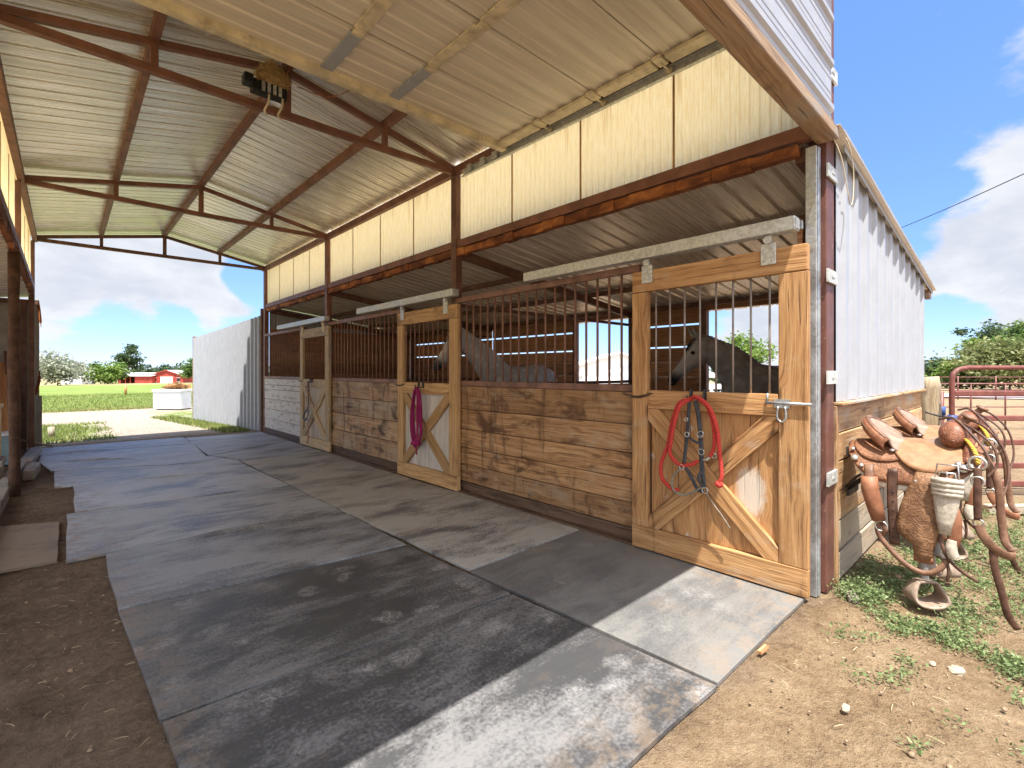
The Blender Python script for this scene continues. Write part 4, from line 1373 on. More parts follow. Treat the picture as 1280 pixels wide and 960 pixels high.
# magenta rope on the middle door
hk2 = yh2
pr = empty('lead_rope', 'magenta lead rope hanging in coils on the middle stall door', 'lead rope', (3.24, hk2, 1.2))
mb = MB()
rr = random.Random(11)
for k in range(7):
    o1, o2 = rr.uniform(-.03, .03), rr.uniform(-.03, .03)
    lw = .055 + rr.random() * .045
    zb_ = .47 + rr.uniform(-.03, .12)
    dx = .052 + .006 * k
    pts = hook_pts(hk2, [(dx, 0, 1.20), (dx, -lw * .8, 1.10), (dx, -lw * 1.25 + o1, .85), (dx, -lw + o2, .62), (dx, o1, zb_), (dx, lw * .9 + o2, .62), (dx, lw + o1, .85), (dx, lw * .7, 1.10), (dx, 0.004, 1.20)])
    mb.tube(spline(pts, 6), .0085, 8)
L(pr, mb, 'rope', M['pink_rope'], (3.24, hk2, 1.2))
mb = MB()
for k in range(5):
    ring(mb, (3.285 - .075, hk2 + .01, .49 - k * .008 + .03), .045 + .004 * k, .0085, (0.25, .1, 1), sx=1)
mb.tube(spline(hook_pts(hk2, [(.07, -.02, .48), (.075, .0, .43), (.07, .01, .36)]), 5), .009, 8)
L(pr, mb, 'wrap_knot', M['pink_rope'], (3.24, hk2, 1.2))

# leather bridle on the far door
hk3 = yh3
br = empty('leather_bridle', 'dark brown leather bridle hanging on the far pale stall door', 'bridle', (3.24, hk3, 1.2))
mb = MB()
rr = random.Random(5)
for k in range(6):
    o1 = rr.uniform(-.07, .06)
    strap(mb, hook_pts(hk3, [(.055 + .004 * k, o1 * .4, 1.19), (.06 + .004 * k, o1 - .02, 1.0), (.06 + .004 * k, o1 * .7, .82), (.058 + .004 * k, o1 * .3 - .02, .66 + rr.uniform(-.05, .08))]), .022)
strap(mb, hook_pts(hk3, [(.07, .03, 1.2), (.08, .10, 1.08), (.075, .13, .88), (.07, .09, .72)]), .018)
L(br, mb, 'straps', M['brown_strap'], (3.24, hk3, 1.2))
mb = MB()
strap(mb, hook_pts(hk3, [(.075, -.03, .72), (.09, -.15, .60), (.09, -.17, .55), (.09, -.08, .52), (.085, .03, .58), (.08, .09, .70)]), .045, .006)
L(br, mb, 'noseband', M['black_plastic'], (3.24, hk3, 1.2))
mb = MB()
strap(mb, hook_pts(hk3, [(.07, .0, .56), (.07, .015, .42), (.07, .02, .26), (.075, -.03, .13), (.075, -.06, .12)]), .03)
strap(mb, hook_pts(hk3, [(.078, .02, .52), (.08, .06, .36), (.08, .06, .2), (.078, .03, .12), (.075, -.03, .11)]), .03)
L(br, mb, 'reins', M['tan_strap'], (3.24, hk3, 1.2))
mb = MB()
for (dy, z) in ((-.03, .73), (.05, .56), (-.05, .98), (.03, 1.08)):
    ring(mb, hook_pts(hk3, [(.09, dy, z)])[0], .022, .005, (1, 0, 0))
L(br, mb, 'bit_ring', M['silver'], (3.24, hk3, 1.2))


# ================================================================== HORSES
def horsemat(name, body, body2, muz, hmz, face, pface):
    m, g, b = newmat(name, .62, 0, .25)
    p = g.obj()
    a = g.noise(p, 3.2, 6, .6)
    dp = g.voro(g.vmath('ADD', p, g.scale(g.noisec(p, 4), (.2, .2, .2))), 9)
    f = g.noise(g.scale(p, (1, 1, 3)), 60, 4, .7)
    c = g.mix(g.mr(g.math('ADD', g.math('MULTIPLY', a, .7), g.math('MULTIPLY', f, .3)), .35, .65), body, body2)
    c = g.mix(g.mr(dp, .15, .5, .35, 0), c, tuple(min(1, x * 1.7) for x in body2))
    df = g.vmath('DISTANCE', p, pface)
    c = g.mix(g.mr(df, .12, .36, .85, 0), c, face)
    dm = g.vmath('DISTANCE', p, hmz)
    c = g.mix(g.mr(g.math('ADD', dm, g.math('MULTIPLY', a, .06)), .09, .21, 1, 0), c, muz)
    g.put(b.inputs['Base Color'], c)
    g.put(b.inputs['Normal'], g.bump(f, .2, .004))
    return m


def ell(c, tdir, h, w_, n=20):
    """ellipse ring: h along the in-plane normal of the XZ spine direction, w across (Y)"""
    t = Vector((tdir[0], 0, tdir[1])).normalized()
    nn = Vector((-t.z, 0, t.x))
    return [Vector((c[0], c[1], c[2])) + nn * (h * math.sin(2 * math.pi * k / n)) + Vector((0, 1, 0)) * (w_ * math.cos(2 * math.pi * k / n)) for k in range(n)]


def make_horse(label, loc, ang, poll, headang, cols, hlen=.60):
    """local frame: x forward (nose), z up.  poll = (x, z) of the poll, headang = pitch of the face below level"""
    root = empty('horse', label, 'horse', loc, ang)
    mb = MB()
    T = [(-.86, 1.22, .05, .05), (-.84, 1.20, .17, .12), (-.76, 1.17, .27, .20), (-.60, 1.18, .315, .255), (-.38, 1.19, .315, .275), (-.10, 1.15, .325, .285),
         (.15, 1.14, .33, .28), (.38, 1.18, .325, .245), (.55, 1.19, .30, .21), (.68, 1.17, .22, .15), (.74, 1.15, .10, .07)]
    mb.rings([ell((x, 0, z), (1, 0), h, w_) for (x, z, h, w_) in T])
    pv = Vector((poll[0], 0, poll[1]))
    bs = Vector((.46, 0, 1.24))
    ax = pv - bs
    rg = []
    for i in range(9):
        t = i / 8
        arch = .05 * math.sin(math.pi * t)
        c = bs + ax * t + Vector((-ax.z, 0, ax.x)).normalized() * arch
        h = .30 * (1 - t) ** 1.3 + .135 * t + .02 * math.sin(math.pi * t)
        w_ = .165 * (1 - t) + .075 * t
        rg.append(ell(c, (ax.x, ax.z), h, w_))
    mb.rings(rg)
    fd = Vector((math.cos(headang), 0, -math.sin(headang)))
    fn = Vector((math.sin(headang), 0, math.cos(headang)))
    H = [(-.10, -.02, .07, .06), (-.04, -.03, .115, .083), (.06, -.055, .138, .092), (.15, -.06, .135, .096), (.25, -.045, .108, .083), (.36, -.03, .082, .062),
         (.46, -.025, .070, .055), (.53, -.025, .070, .058), (.58, -.03, .058, .05), (.605, -.035, .03, .028)]
    s = hlen / .60
    mb.rings([ell(pv + fd * x * s + fn * z * s, (fd.x, fd.z), h * s, w_ * s) for (x, z, h, w_) in H])
    # ears
    for sd in (-1, 1):
        b0 = pv + fd * (-.015) + fn * .075 + Vector((0, sd * .055, 0))
        tp = b0 + fn * .13 - fd * .035 + Vector((0, sd * .025, 0)) + Vector((0.02, 0, 0.04))
        mb.tube([b0 - fn * .03, b0 + (tp - b0) * .35, b0 + (tp - b0) * .75, tp], [.026, .034, .022, .006], 8)
    # legs
    for sd in (-1, 1):
        y = sd * .155
        mb.tube([(.46, y * .9, 1.12), (.47, y, .95), (.46, y, .78), (.47, y, .50), (.465, y, .44), (.455, y, .24), (.46, y, .17), (.49, y, .09), (.50, y, .05), (.51, y, .0)],
                [.13, .115, .088, .058, .052, .038, .048, .042, .055, .062], 12)
        y = sd * .15
        mb.tube([(-.58, y * .85, 1.15), (-.56, y, .98), (-.52, y, .82), (-.62, y, .66), (-.73, y, .54), (-.72, y, .45), (-.69, y, .24), (-.685, y, .17), (-.655, y, .09), (-.645, y, .05), (-.63, y, .0)],
                [.19, .19, .145, .085, .062, .052, .042, .050, .044, .055, .062], 12)
    me = bpy.data.meshes.new('horse_body')
    me.from_pydata([tuple(v) for v in mb.v], [], mb.f)
    o = bpy.data.objects.new('body', me)
    COL.objects.link(o)
    o.parent = root
    md = o.modifiers.new('remesh', 'REMESH'); md.mode = 'VOXEL'; md.voxel_size = .016; md.use_smooth_shade = True
    md = o.modifiers.new('smooth', 'SMOOTH'); md.factor = .5; md.iterations = 9
    hm = pv + fd * (.58 * s) - fn * .02
    pf = pv + fd * (.28 * s) + fn * .05
    me.materials.append(horsemat('coat_' + str(round(loc[0], 1)), cols[0], cols[1], cols[2], tuple(hm), cols[3], tuple(pf)))
    # eyes and nostrils
    for sd in (-1, 1):
        e = pv + fd * (.17 * s) + fn * .025 + Vector((0, sd * .088 * s, 0))
        MB().ball(e, (.026, .018, .022), 10, 7).build('eye', M['eye'], root)
        e = pv + fd * (.555 * s) + fn * (-.005) + Vector((0, sd * .046 * s, 0))
        MB().ball(e, (.018, .010, .014), 8, 5).build('nostril', M['eye'], root)
    # mane: strands along the crest, falling to one side; forelock; tail
    rr = random.Random(int(loc[0] * 100))
    mb = MB()
    nrm = Vector((-ax.z, 0, ax.x)).normalized()
    for k in range(170):
        t = rr.uniform(.02, 1.0)
        arch = .05 * math.sin(math.pi * t)
        h = .30 * (1 - t) ** 1.3 + .135 * t + .02 * math.sin(math.pi * t)
        c = bs + ax * t + nrm * (arch + h - .015)
        sd = -1 if cols[5] else 1
        ln = rr.uniform(.12, .22)
        q = Vector((rr.uniform(-.04, .04), sd * rr.uniform(.05, .09), 0))
        mb.tube([c, c + nrm * .02 + q * .5, c + q + Vector((0, 0, -ln * .5)), c + q * 1.2 + Vector((rr.uniform(-.03, .03), 0, -ln))], [.008, .009, .007, .002], 4, caps=False)
    for k in range(24):
        c = pv + fn * .09 + Vector((0, rr.uniform(-.03, .03), 0))
        mb.tube([c, c + fd * .06 + fn * .02, c + fd * rr.uniform(.12, .2) + Vector((0, rr.uniform(-.03, .03), 0)) - fn * .01], [.007, .007, .002], 4, caps=False)
    mb.build('mane', M[cols[4]], root)
    mb = MB()
    for k in range(90):
        y = rr.uniform(-.03, .03)
        mb.tube(spline([(-.83, y * .5, 1.30), (-.91, y, 1.22), (-.95 + rr.uniform(-.03, .03), y * 1.8, .95), (-.93 + rr.uniform(-.06, .05), y * 2.4, .55 + rr.uniform(-.1, .15))], 3), [.012] * 6 + [.009] * 3 + [.003], 4, caps=False)
    mb.build('tail', M[cols[4]], root)
    return root


M['eye'] = paint('horse_eye', (.008, .007, .006), .15, 0, dirt=0)
M['mane_dark'] = paint('dark_mane', (.03, .03, .032), .6, .3, sc=20, dirt=0)
M['mane_grey'] = paint('grey_mane', (.30, .29, .28), .6, .3, sc=20, dirt=0)
# near stall: dark dappled grey, side on, looking left
dv = Vector((-.72, .69))
make_horse('dark dappled grey horse with black muzzle in the nearest stall, head in left profile', (6.42, 2.06, 0), math.atan2(dv.y, dv.x), (1.01, 1.74), R(50),
           ((.26, .255, .25), (.43, .42, .405), (.025, .024, .025), (.50, .48, .455), 'mane_dark', True), .62)
# middle stall: light grey, neck up and face hanging down behind the middle door
dv = Vector((-.99, -.11))
make_horse('light grey horse in the middle stall with its dark nose showing behind the door bars', (5.24, 5.50, 0), math.atan2(dv.y, dv.x), (1.30, 1.90), R(47),
           ((.42, .40, .37), (.58, .555, .52), (.045, .042, .043), (.58, .56, .53), 'mane_grey', True), .62)

# ================================================================== SADDLES
M['lth_skirt'] = leather('skirt_leather', (.18, .075, .036), (.31, .15, .078), .5, .38, 40)
M['lth_jockey'] = leather('jockey_leather', (.22, .105, .050), (.34, .18, .09), .5, 0, wear=.15)
M['lth_seat'] = leather('seat_suede', (.19, .125, .095), (.29, .205, .16), .85, 0, suede=True, wear=.15)
M['lth_swell'] = leather('swell_leather', (.14, .048, .024), (.26, .10, .05), .36, .4, 45)
M['lth_fender'] = leather('fender_leather', (.15, .072, .034), (.29, .155, .078), .6, .32, 30, wear=.5)
M['lth_roll'] = leather('rolled_leather', (.19, .078, .04), (.30, .13, .07), .5)
M['lth_dark'] = leather('dark_strap_leather', (.055, .026, .017), (.13, .065, .042), .5)
M['lth_strap'] = leather('strap_leather', (.11, .052, .031), (.22, .12, .072), .5)
M['fleece'] = paint('fleece', (.62, .57, .48), .95, .2, sc=60, dirt=.35, dirtc=(.36, .30, .22))
M['mohair'] = paint('mohair_cinch', (.42, .37, .30), .95, .25, sc=45, dirt=.4, dirtc=(.28, .22, .16))
M['rawhide'] = leather('stirrup_rawhide', (.20, .14, .10), (.32, .245, .19), .5)
M['grey_strap'] = paint('grey_strap', (.22, .21, .20), .6, .2, sc=30)
M['yellow_rope'] = ropemat('yellow_rope', (.40, .24, .03), (.62, .42, .08))


def grid(mb, fn, nu, nv, tone=.5):
    rows = [[fn(i / nu, j / nv) for j in range(nv + 1)] for i in range(nu + 1)]
    return mb.rings(rows, closed=False, tone=tone)


def barrel(x, th, off=0.0):
    """point of the draped saddle body at angle th (0 = top, + = left side)"""
    zt = .915 + .02 * math.cos(x * 5) + .05 * max(0, x - .05) * 2
    r = .245 + off
    y = r * math.sin(th) * (1 + .12 * max(0, abs(th) - .9))
    z = zt - .245 + r * math.cos(th)
    if abs(th) > 1.15: z -= (abs(th) - 1.15) * .05
    return Vector((x, y, z))


def saddle(label, loc, near=True):
    root = empty('saddle', label, 'saddle', loc, R(-90), 'western saddles on the end wall racks')
    B = lambda mb, name, mat, **k: mb.build(name, M[mat], root, **k)
    # wool lining, skirt, rear jockey, seat jockey
    def drape(x0, x1, xc, hl, tm, off, pw=3.0, tlo=0.0):
        def fn(u, v):
            x = x0 + (x1 - x0) * u
            q = max(0.0, 1 - abs((x - xc) / hl) ** pw)
            t = tlo + (tm - tlo) * q ** (1 / 2.4)
            return barrel(x, -t + 2 * t * v, off)
        return fn
    B(grid(MB(), drape(-.345, .315, -.015, .333, 1.56, -.008), 26, 26), 'fleece_lining', 'fleece', solid=.014)
    B(grid(MB(), drape(-.355, .32, -.018, .341, 1.44, .008), 30, 26), 'skirt', 'lth_skirt', solid=.009)
    B(grid(MB(), drape(-.325, .02, -.15, .178, .98, .021, 2.4), 18, 22), 'rear_jockey', 'lth_skirt', solid=.007)
    B(grid(MB(), drape(-.125, .275, .08, .206, 1.17, .032, 2.2), 22, 24), 'seat_jockey', 'lth_jockey', solid=.007)
    # seat
    def seat(u, v):
        x = -.255 + .405 * u
        wv = 2 * v - 1
        w_ = .195 - .085 * max(0, u - .25) / .75
        rear = max(0, 1 - u / .45); fr = max(0, (u - .72) / .28)
        z = .962 + .118 * rear ** 1.8 + .055 * fr ** 1.6
        z += -.062 * abs(wv) ** 2.4 * (1 - rear) - .10 * abs(wv) ** 2.2 * rear
        return Vector((x + .135 * abs(wv) ** 2.2 * rear, wv * w_, z))
    B(grid(MB(), seat, 22, 18), 'seat', 'lth_seat', solid=.012)
    # cantle: back face, rolled rim and pale stitched edge
    def rim(a):
        return Vector((-.262 + .145 * abs(a) ** 2.1, .205 * math.sin(a * 1.35) / math.sin(1.35), 1.088 - .125 * abs(a) ** 2.0))
    n = 22
    aa = [-1 + 2 * k / n for k in range(n + 1)]
    B(MB().rings([[rim(a) + Vector((-.004, 0, .006)), rim(a) + Vector((-.022, 0, -.014)), rim(a) + Vector((-.030, 0, -.036)), rim(a) * 1 + Vector((-.022, 0, -.058))] for a in aa], closed=False), 'cantle', 'lth_roll', solid=.012)
    B(MB().tube([rim(a) for a in aa], [.006 + .009 * (1 - abs(a)) ** .5 for a in aa], 10), 'cantle_roll', 'lth_strap')
    B(MB().tube([rim(a) + Vector((-.028, 0, -.020)) for a in aa], .0045, 6), 'cantle_binding', 'rawhide')
    # fork with its swells, horn
    mb = MB()
    for sd in (-1, 1):
        rg = []
        for k in range(11):
            t = k / 10
            c = Vector((.165 + .012 * t, sd * (.005 + .165 * t), 1.032 - .045 * t * t))
            r = (.060 + .016 * math.sin(math.pi * min(1, t * 1.1))) * (1 - max(0, t - .72) ** 2 * 11.5)
            r = max(.006, r)
            rg.append([c + Vector((r * .95 * math.cos(2 * math.pi * q / 14), 0, r * 1.02 * math.sin(2 * math.pi * q / 14))) for q in range(14)])
        if sd > 0: rg = [list(reversed(q)) for q in rg]
        mb.rings(rg)
    B(mb, 'swell', 'lth_swell', subsurf=1)
    mb = MB().tube([(.19, 0, 1.06), (.205, 0, 1.085), (.222, 0, 1.105), (.235, 0, 1.118)], [.036, .024, .022, .026], 12)
    mb.tube([(.232, 0, 1.114), (.236, 0, 1.122), (.241, 0, 1.132)], [.036, .039, .030], 16)
    B(mb, 'horn', 'lth_strap')
    # gullet arch / front of tree
    B(MB().tube(spline([(.235, -.20, .87), (.245, -.13, .97), (.25, 0, 1.0), (.245, .13, .97), (.235, .20, .87)], 6), .022, 8), 'gullet', 'lth_swell')
    for sd in (-1, 1):
        far = sd > 0
        # stirrup leather and fender
        rows = []
        for (z, x0, x1, y) in ((.80, .02, .12, .255), (.73, -.005, .135, .268), (.66, -.03, .14, .278), (.57, -.055, .145, .290), (.48, -.068, .14, .298), (.43, -.06, .13, .30), (.40, -.03, .115, .30), (.37, .012, .105, .298), (.33, .015, .10, .295), (.29, .02, .098, .29)):
            rows.append([Vector((x0 + (x1 - x0) * k / 8, sd * (y + .018 * math.sin(math.pi * k / 8)), z)) for k in range(9)])
        B(MB().rings(rows, closed=False, tone=.5), 'fender', 'lth_fender', solid=.006)
        B(MB().tube([(.058, sd * .292, .315), (.058, sd * .292, .275)], .047, 10, flat=.25, up=(0, 1, 0)), 'fender_loop', 'lth_roll')
        strap(mb := MB(), [(.06, sd * .292, .30), (.062, sd * .292, .22), (.064, sd * .288, .165)], .04, .006, up=(0, 1, 0))
        B(mb, 'stirrup_leather', 'grey_strap')
        # stirrup: deep bell shaped loop
        yaw = R(38) * (-sd)
        un = Vector((math.cos(yaw), math.sin(yaw), 0)); nn = Vector((-math.sin(yaw), math.cos(yaw), 0))
        c = Vector((.068, sd * .288, .105))
        outl = [(-.045, .062), (0, .066), (.045, .062), (.066, .03), (.083, -.012), (.078, -.043), (.045, -.062), (0, -.068), (-.045, -.062), (-.078, -.043), (-.083, -.012), (-.066, .03)]
        lp = spline([(*q, 0) for q in outl + outl[:1]], 4)
        rg = []
        for q in lp:
            dpt = .030 + .042 * max(0, min(1, (.05 - q.y) / .09))
            p = c + un * q.x + Vector((0, 0, q.y))
            rg.append([p - nn * dpt, p - nn * dpt * .3, p + nn * dpt * .3, p + nn * dpt])
        B(MB().rings(rg, closed=False), 'stirrup', 'rawhide', solid=.012)
        # flank billet, rolled flank cinch
        strap(mb := MB(), [(-.09, sd * .262, .80), (-.092, sd * .272, .62), (-.085, sd * .275, .47), (-.078, sd * .272, .34)], .052, .006, up=(0, 1, 0))
        B(mb, 'flank_billet', 'lth_dark')
    y = -1
    if near:
        mb = MB()
        for k in range(6):
            mb.ball((-.086, -.279, .66 - k * .055), (.006, .004, .006), 6, 4)
        B(mb, 'billet_hole', 'dark_open')
        B(MB().tube([(-.205, -.285, .74), (-.20, -.29, .66), (-.175, -.292, .56), (-.155, -.29, .475)], [.044, .047, .044, .036], 14), 'rolled_cinch', 'lth_roll')
        strap(mb := MB(), [(-.21, -.262, .81), (-.205, -.295, .775), (-.20, -.312, .72)], .05, .006, up=(0, 1, 0))
        B(mb, 'cinch_keeper', 'lth_strap')
        strap(mb := MB(), [(-.155, -.29, .49), (-.155, -.30, .40), (-.10, -.31, .32), (-.01, -.325, .245), (.075, -.325, .225), (.135, -.315, .27), (.17, -.30, .34)], .032, .012, up=(0, 1, 0))
        strap(mb, [(-.135, -.29, .47), (-.12, -.305, .43), (-.135, -.30, .39)], .03, .008, up=(0, 1, 0))
        B(mb, 'flank_strap', 'lth_strap')
        ring(mb := MB(), (-.14, -.305, .445), .03, .005, (0, 1, 0)); ring(mb, (.165, -.31, .36), .028, .005, (0, 1, 0))
        B(mb, 'strap_ring', 'silver')
    # front cinch: buckle, mohair band, tail
    mb = MB()
    rows = []
    for (x, z, w_, yy) in ((.165, .79, .062, .30), (.165, .74, .060, .312), (.163, .70, .058, .314), (.16, .62, .050, .318), (.155, .54, .034, .318), (.155, .47, .025, .315)):
        rows.append([Vector((x + w_ * (2 * k / 6 - 1), -yy - .012 * math.sin(math.pi * k / 6), z)) for k in range(7)])
    mb.rings(rows, closed=False)
    for (z, w_) in ((.775, .064), (.75, .064), (.722, .062), (.70, .06)):
        mb.tube([(.165 - w_, -.315, z), (.165, -.332, z), (.165 + w_, -.315, z)], .0125, 8)
    B(mb, 'mohair_cinch', 'mohair', solid=.012)
    mb = MB()
    for (z, h, w_) in ((.825, .042, .052), (.80, .022, .04)):
        pts = [(.165 - w_, -.325, z - h), (.165 + w_, -.325, z - h), (.165 + w_ * .85, -.315, z + h), (.165 - w_ * .85, -.315, z + h)]
        mb.tube(pts, .0055, 6, closed=True)
    mb.tube([(.165, -.328, .78), (.165, -.334, .83)], .004, 6)
    B(mb, 'cinch_buckle', 'silver')
    strap(mb := MB(), [(.18, -.30, .64), (.195, -.315, .56), (.195, -.315, .47), (.185, -.31, .42)], .062, .008, up=(0, 1, 0))
    B(mb, 'latigo', 'lth_roll')
    strap(mb := MB(), [(.185, -.30, .44), (.18, -.31, .39), (.19, -.305, .345)], .055, .03, up=(0, 1, 0))
    B(mb, 'cinch_pad', 'mohair')
    strap(mb := MB(), [(.13, -.30, .46), (.145, -.32, .40), (.17, -.32, .335), (.22, -.31, .28), (.29, -.30, .235)], .018, .005, up=(0, 1, 0))
    strap(mb, [(.16, -.31, .33), (.17, -.315, .26), (.165, -.31, .20)], .016, .005, up=(0, 1, 0))
    B(mb, 'tie_strap', 'lth_dark')
    # breast collar tugs, rings, hanging reins
    for (c_, r_, t_) in (((.285, -.255, .885), .036, .0075), ((.287, -.268, .785), .027, .006), ((.29, -.268, .555), .022, .005)):
        B(ring(MB(), c_, r_, t_, (.1, 1, .1)), 'tug_ring', 'silver')
    strap(mb := MB(), [(.285, -.262, .86), (.287, -.27, .80), (.286, -.272, .70), (.288, -.27, .57)], .036, .006, up=(0, 1, 0))
    B(mb, 'breast_tug', 'lth_dark')
    strap(mb := MB(), [(.29, -.268, .545), (.305, -.275, .50), (.34, -.275, .445), (.39, -.26, .405), (.43, -.23, .395)], .046, .006, up=(0, 1, 0))
    B(mb, 'breast_collar', 'lth_roll' if not near else 'lth_strap')
    strap(mb := MB(), [(.42, -.225, .42), (.39, -.20, .47), (.375, -.18, .60), (.36, -.16, .78), (.30, -.12, .93)], .036, .006, up=(0, 1, 0))
    B(mb, 'neck_strap', 'lth_strap')
    strap(mb := MB(), [(.345, -.262, .43), (.355, -.265, .32), (.38, -.262, .2), (.405, -.25, .075), (.44, -.24, .012)], .034, .006, up=(0, 1, 0))
    B(mb, 'hanging_rein', 'lth_dark')
    mb = MB()
    mb.tube(spline([(.10, .02, 1.10), (.17, -.06, 1.115), (.25, -.15, 1.04), (.315, -.22, .95), (.325, -.235, .87), (.27, -.25, .84), (.20, -.262, .85)], 7), .0075, 8)
    mb.tube(spline([(.205, -.02, 1.09), (.27, -.10, 1.05), (.34, -.15, .98), (.36, -.17, .88), (.32, -.20, .80)], 7), .0065, 8)
    mb.tube(spline([(.215, .03, 1.11), (.29, .06, 1.07), (.37, .05, .96), (.40, .02, .80), (.37, -.06, .66), (.33, -.12, .62)], 7), .0065, 8)
    B(mb, 'rein', 'lth_dark')
    B(MB().tube(spline([(.205, -.09, 1.02), (.245, -.16, .985), (.275, -.205, .93), (.285, -.215, .87)], 6), .011, 8), 'rope_end', 'yellow_rope')
    # silver conchos
    for (x, th, r, o_) in ((-.295, -.92, .022, .034), (-.315, -.66, .014, .034), (-.255, -1.10, .014, .020), (.225, -1.02, .026, .042), (.252, -.96, .018, .042), (.205, -.93, .016, .042), (-.105, -.70, .016, .045), (.02, -1.33, .010, .02)):
        p = barrel(x, th, o_); nrm = Vector((0, math.sin(th), math.cos(th)))
        B(MB().tube([p - nrm * .006, p + nrm * .003, p + nrm * .007], [r, r * .95, r * .3], 12), 'concho', 'silver')
    return root


saddle('tooled brown western saddle nearest the corner post, mohair cinch and rolled leather hanging from it', (4.00, .50, 0), True)
saddle('western saddle behind the nearer one, next to the corral gate', (5.06, .50, 0), False)
for xs in (4.00, 5.06):
    mb = MB()
    for q in (-.07, .07):
        mb.tube([(xs + q, .86, .86), (xs + q, .30, .86)], .018, 8)
        mb.tube([(xs + q, .86, .60), (xs + q, .62, .85)], .014, 8)
    mb.box((xs - .13, .845, .56), (xs + .13, .862, .60)).box((xs - .13, .845, .83), (xs + .13, .862, .89))
    mb.tube([(xs - .14, .70, .78), (xs, .70, .875), (xs + .14, .70, .78)], .014, 8); mb.tube([(xs - .14, .36, .78), (xs, .36, .875), (xs + .14, .36, .78)], .014, 8)
    mb.tube([(xs - .13, .86, .62), (xs - .16, .80, .70), (xs - .16, .70, .78)], .010, 6)
    P(mb, 'saddle_rack', M['iron'])

# ================================================================== BEYOND THE STABLE
def W(px, dd, z=None):
    """a spot on the ground at bearing px (of the photo) and distance dd along the view axis"""
    p = FWD * dd + RIGHT * ((px - 640) / 604 * dd)
    return Vector((p.x, p.y, hz(p.x, p.y) if z is None else z))


# ribbed white windbreak continuing the stall side
A_, B_ = Vector((3.35, 12.14, 0)), Vector((2.74, 16.4, 0))
dr = (B_ - A_); LN = dr.length; dr.normalize()
wb = empty('windbreak', 'ribbed white metal windbreak standing beyond the far end of the stalls', 'windbreak', A_)
nr = Vector((-dr.y, dr.x, 0))
def WB(mb, name, mat, **k):
    mb.v = [Vector(v) - A_ for v in mb.v]; return mb.build(name, mat, wb, **k)
WB(MB().corr(A_, dr, (0, 0, 1), nr, LN, .02, lambda s: 2.69 - .34 * s / LN, .2, .040, .035, .022), 'sheet', M['siding'], solid=.002)
WB(MB().box((2.70, 16.38, 0), (2.80, 16.48, 2.40)), 'post', M['wood_header'], bevel=.005)
WB(MB().box((3.33, 12.14, 0), (3.42, 12.2, 2.85)), 'post', M['dark_steel'], bevel=.004)
WB(MB().board(A_ + Vector((.06, 0, 2.62)), B_ + Vector((.06, 0, 2.28)), .09, .04, (0, 0, 1)), 'rail', M['wood_header'])

# chest freezer used as a bin, hay on top, a post behind
fr = empty('chest_freezer', 'old white chest freezer standing in the grass with hay on its lid', 'freezer', W(216, 17.6), -YAW)
fr.scale = (.92, .92, .98)
MB().box((-.55, -.32, .04), (.53, .32, .66)).build('body', M['white_paint'], fr, bevel=.02)
MB().box((-.58, -.35, .665), (.56, .35, .76)).build('lid', M['white_paint'], fr, bevel=.02)
MB().box((-.56, -.335, .60), (.54, -.322, .625)).box((-.09, -.332, .43), (-.02, -.322, .47)).build('trim', M['trim'], fr)
MB().box((-.45, -.25, 0), (-.35, .25, .04)).box((.35, -.25, 0), (.45, .25, .04)).build('foot', M['iron'], fr)
hp = MB(); rr = random.Random(4)
p0 = W(220, 17.6) + Vector((0, 0, .762))
M['rusty_hay'] = paint('brown_hay', (.23, .115, .04), .9, .4, sc=20, dirt=.5)
for k in range(260):
    a = rr.random() * 6.283; e = rr.random() ** .6
    c = p0 + RIGHT * (.42 * e * math.cos(a)) + FWD * (.25 * e * math.sin(a)) + Vector((0, 0, rr.random() * .24 * (1.1 - e * .8) + .01))
    t = Vector((rr.uniform(-1, 1), rr.uniform(-1, 1), rr.uniform(-.4, .5))).normalized() * rr.uniform(.06, .14)
    hp.tube([c - t, c + Vector((0, 0, .01)), c + t], .007, 4, caps=False)
hp.ball(p0 + Vector((0, 0, .08)), (.36, .22, .11), 12, 6)
single('hay_heap', hp, M['rusty_hay'], 'small heap of rusty brown hay on the white chest freezer', 'hay', p0)
single('fence_post', MB().tube([W(236.5, 17.9), W(236.5, 17.9) + Vector((0, 0, .95))], .055, 8), M['wood_inside'], 'dark short post right beside the white chest freezer', 'post', W(236.5, 17.9))
single('fence_post', MB().tube([W(157, 32.5), W(157, 32.5) + Vector((.01, 0, .72))], .075, 8), M['wood_inside'], 'lone brown post out in the green field', 'post', W(157, 32.5))
single('fence_post', MB().tube([Vector((-.2, 13.9, 0)), Vector((-.21, 13.9, .24))], .055, 8), M['wood_post'], 'short stump of a post in the grass by the left end sheet', 'post', (-.2, 13.9, 0))
single('tyre_edge', MB().tube([W(243.5, 17.5), W(243.5, 17.5) + Vector((0, 0, .5))], .05, 8), M['rust'], 'rusty stub post at the free end of the windbreak', 'post', W(243.5, 17.5)).name = 'stub_post'


# far buildings, laid out in a local frame: x to the right, y away
def bldg(name, label, px, dd, fn):
    o = W(px, dd)
    r = empty(name, label, 'barn' if 'barn' in name else 'shed', o, -YAW)
    fn(r)
    return r


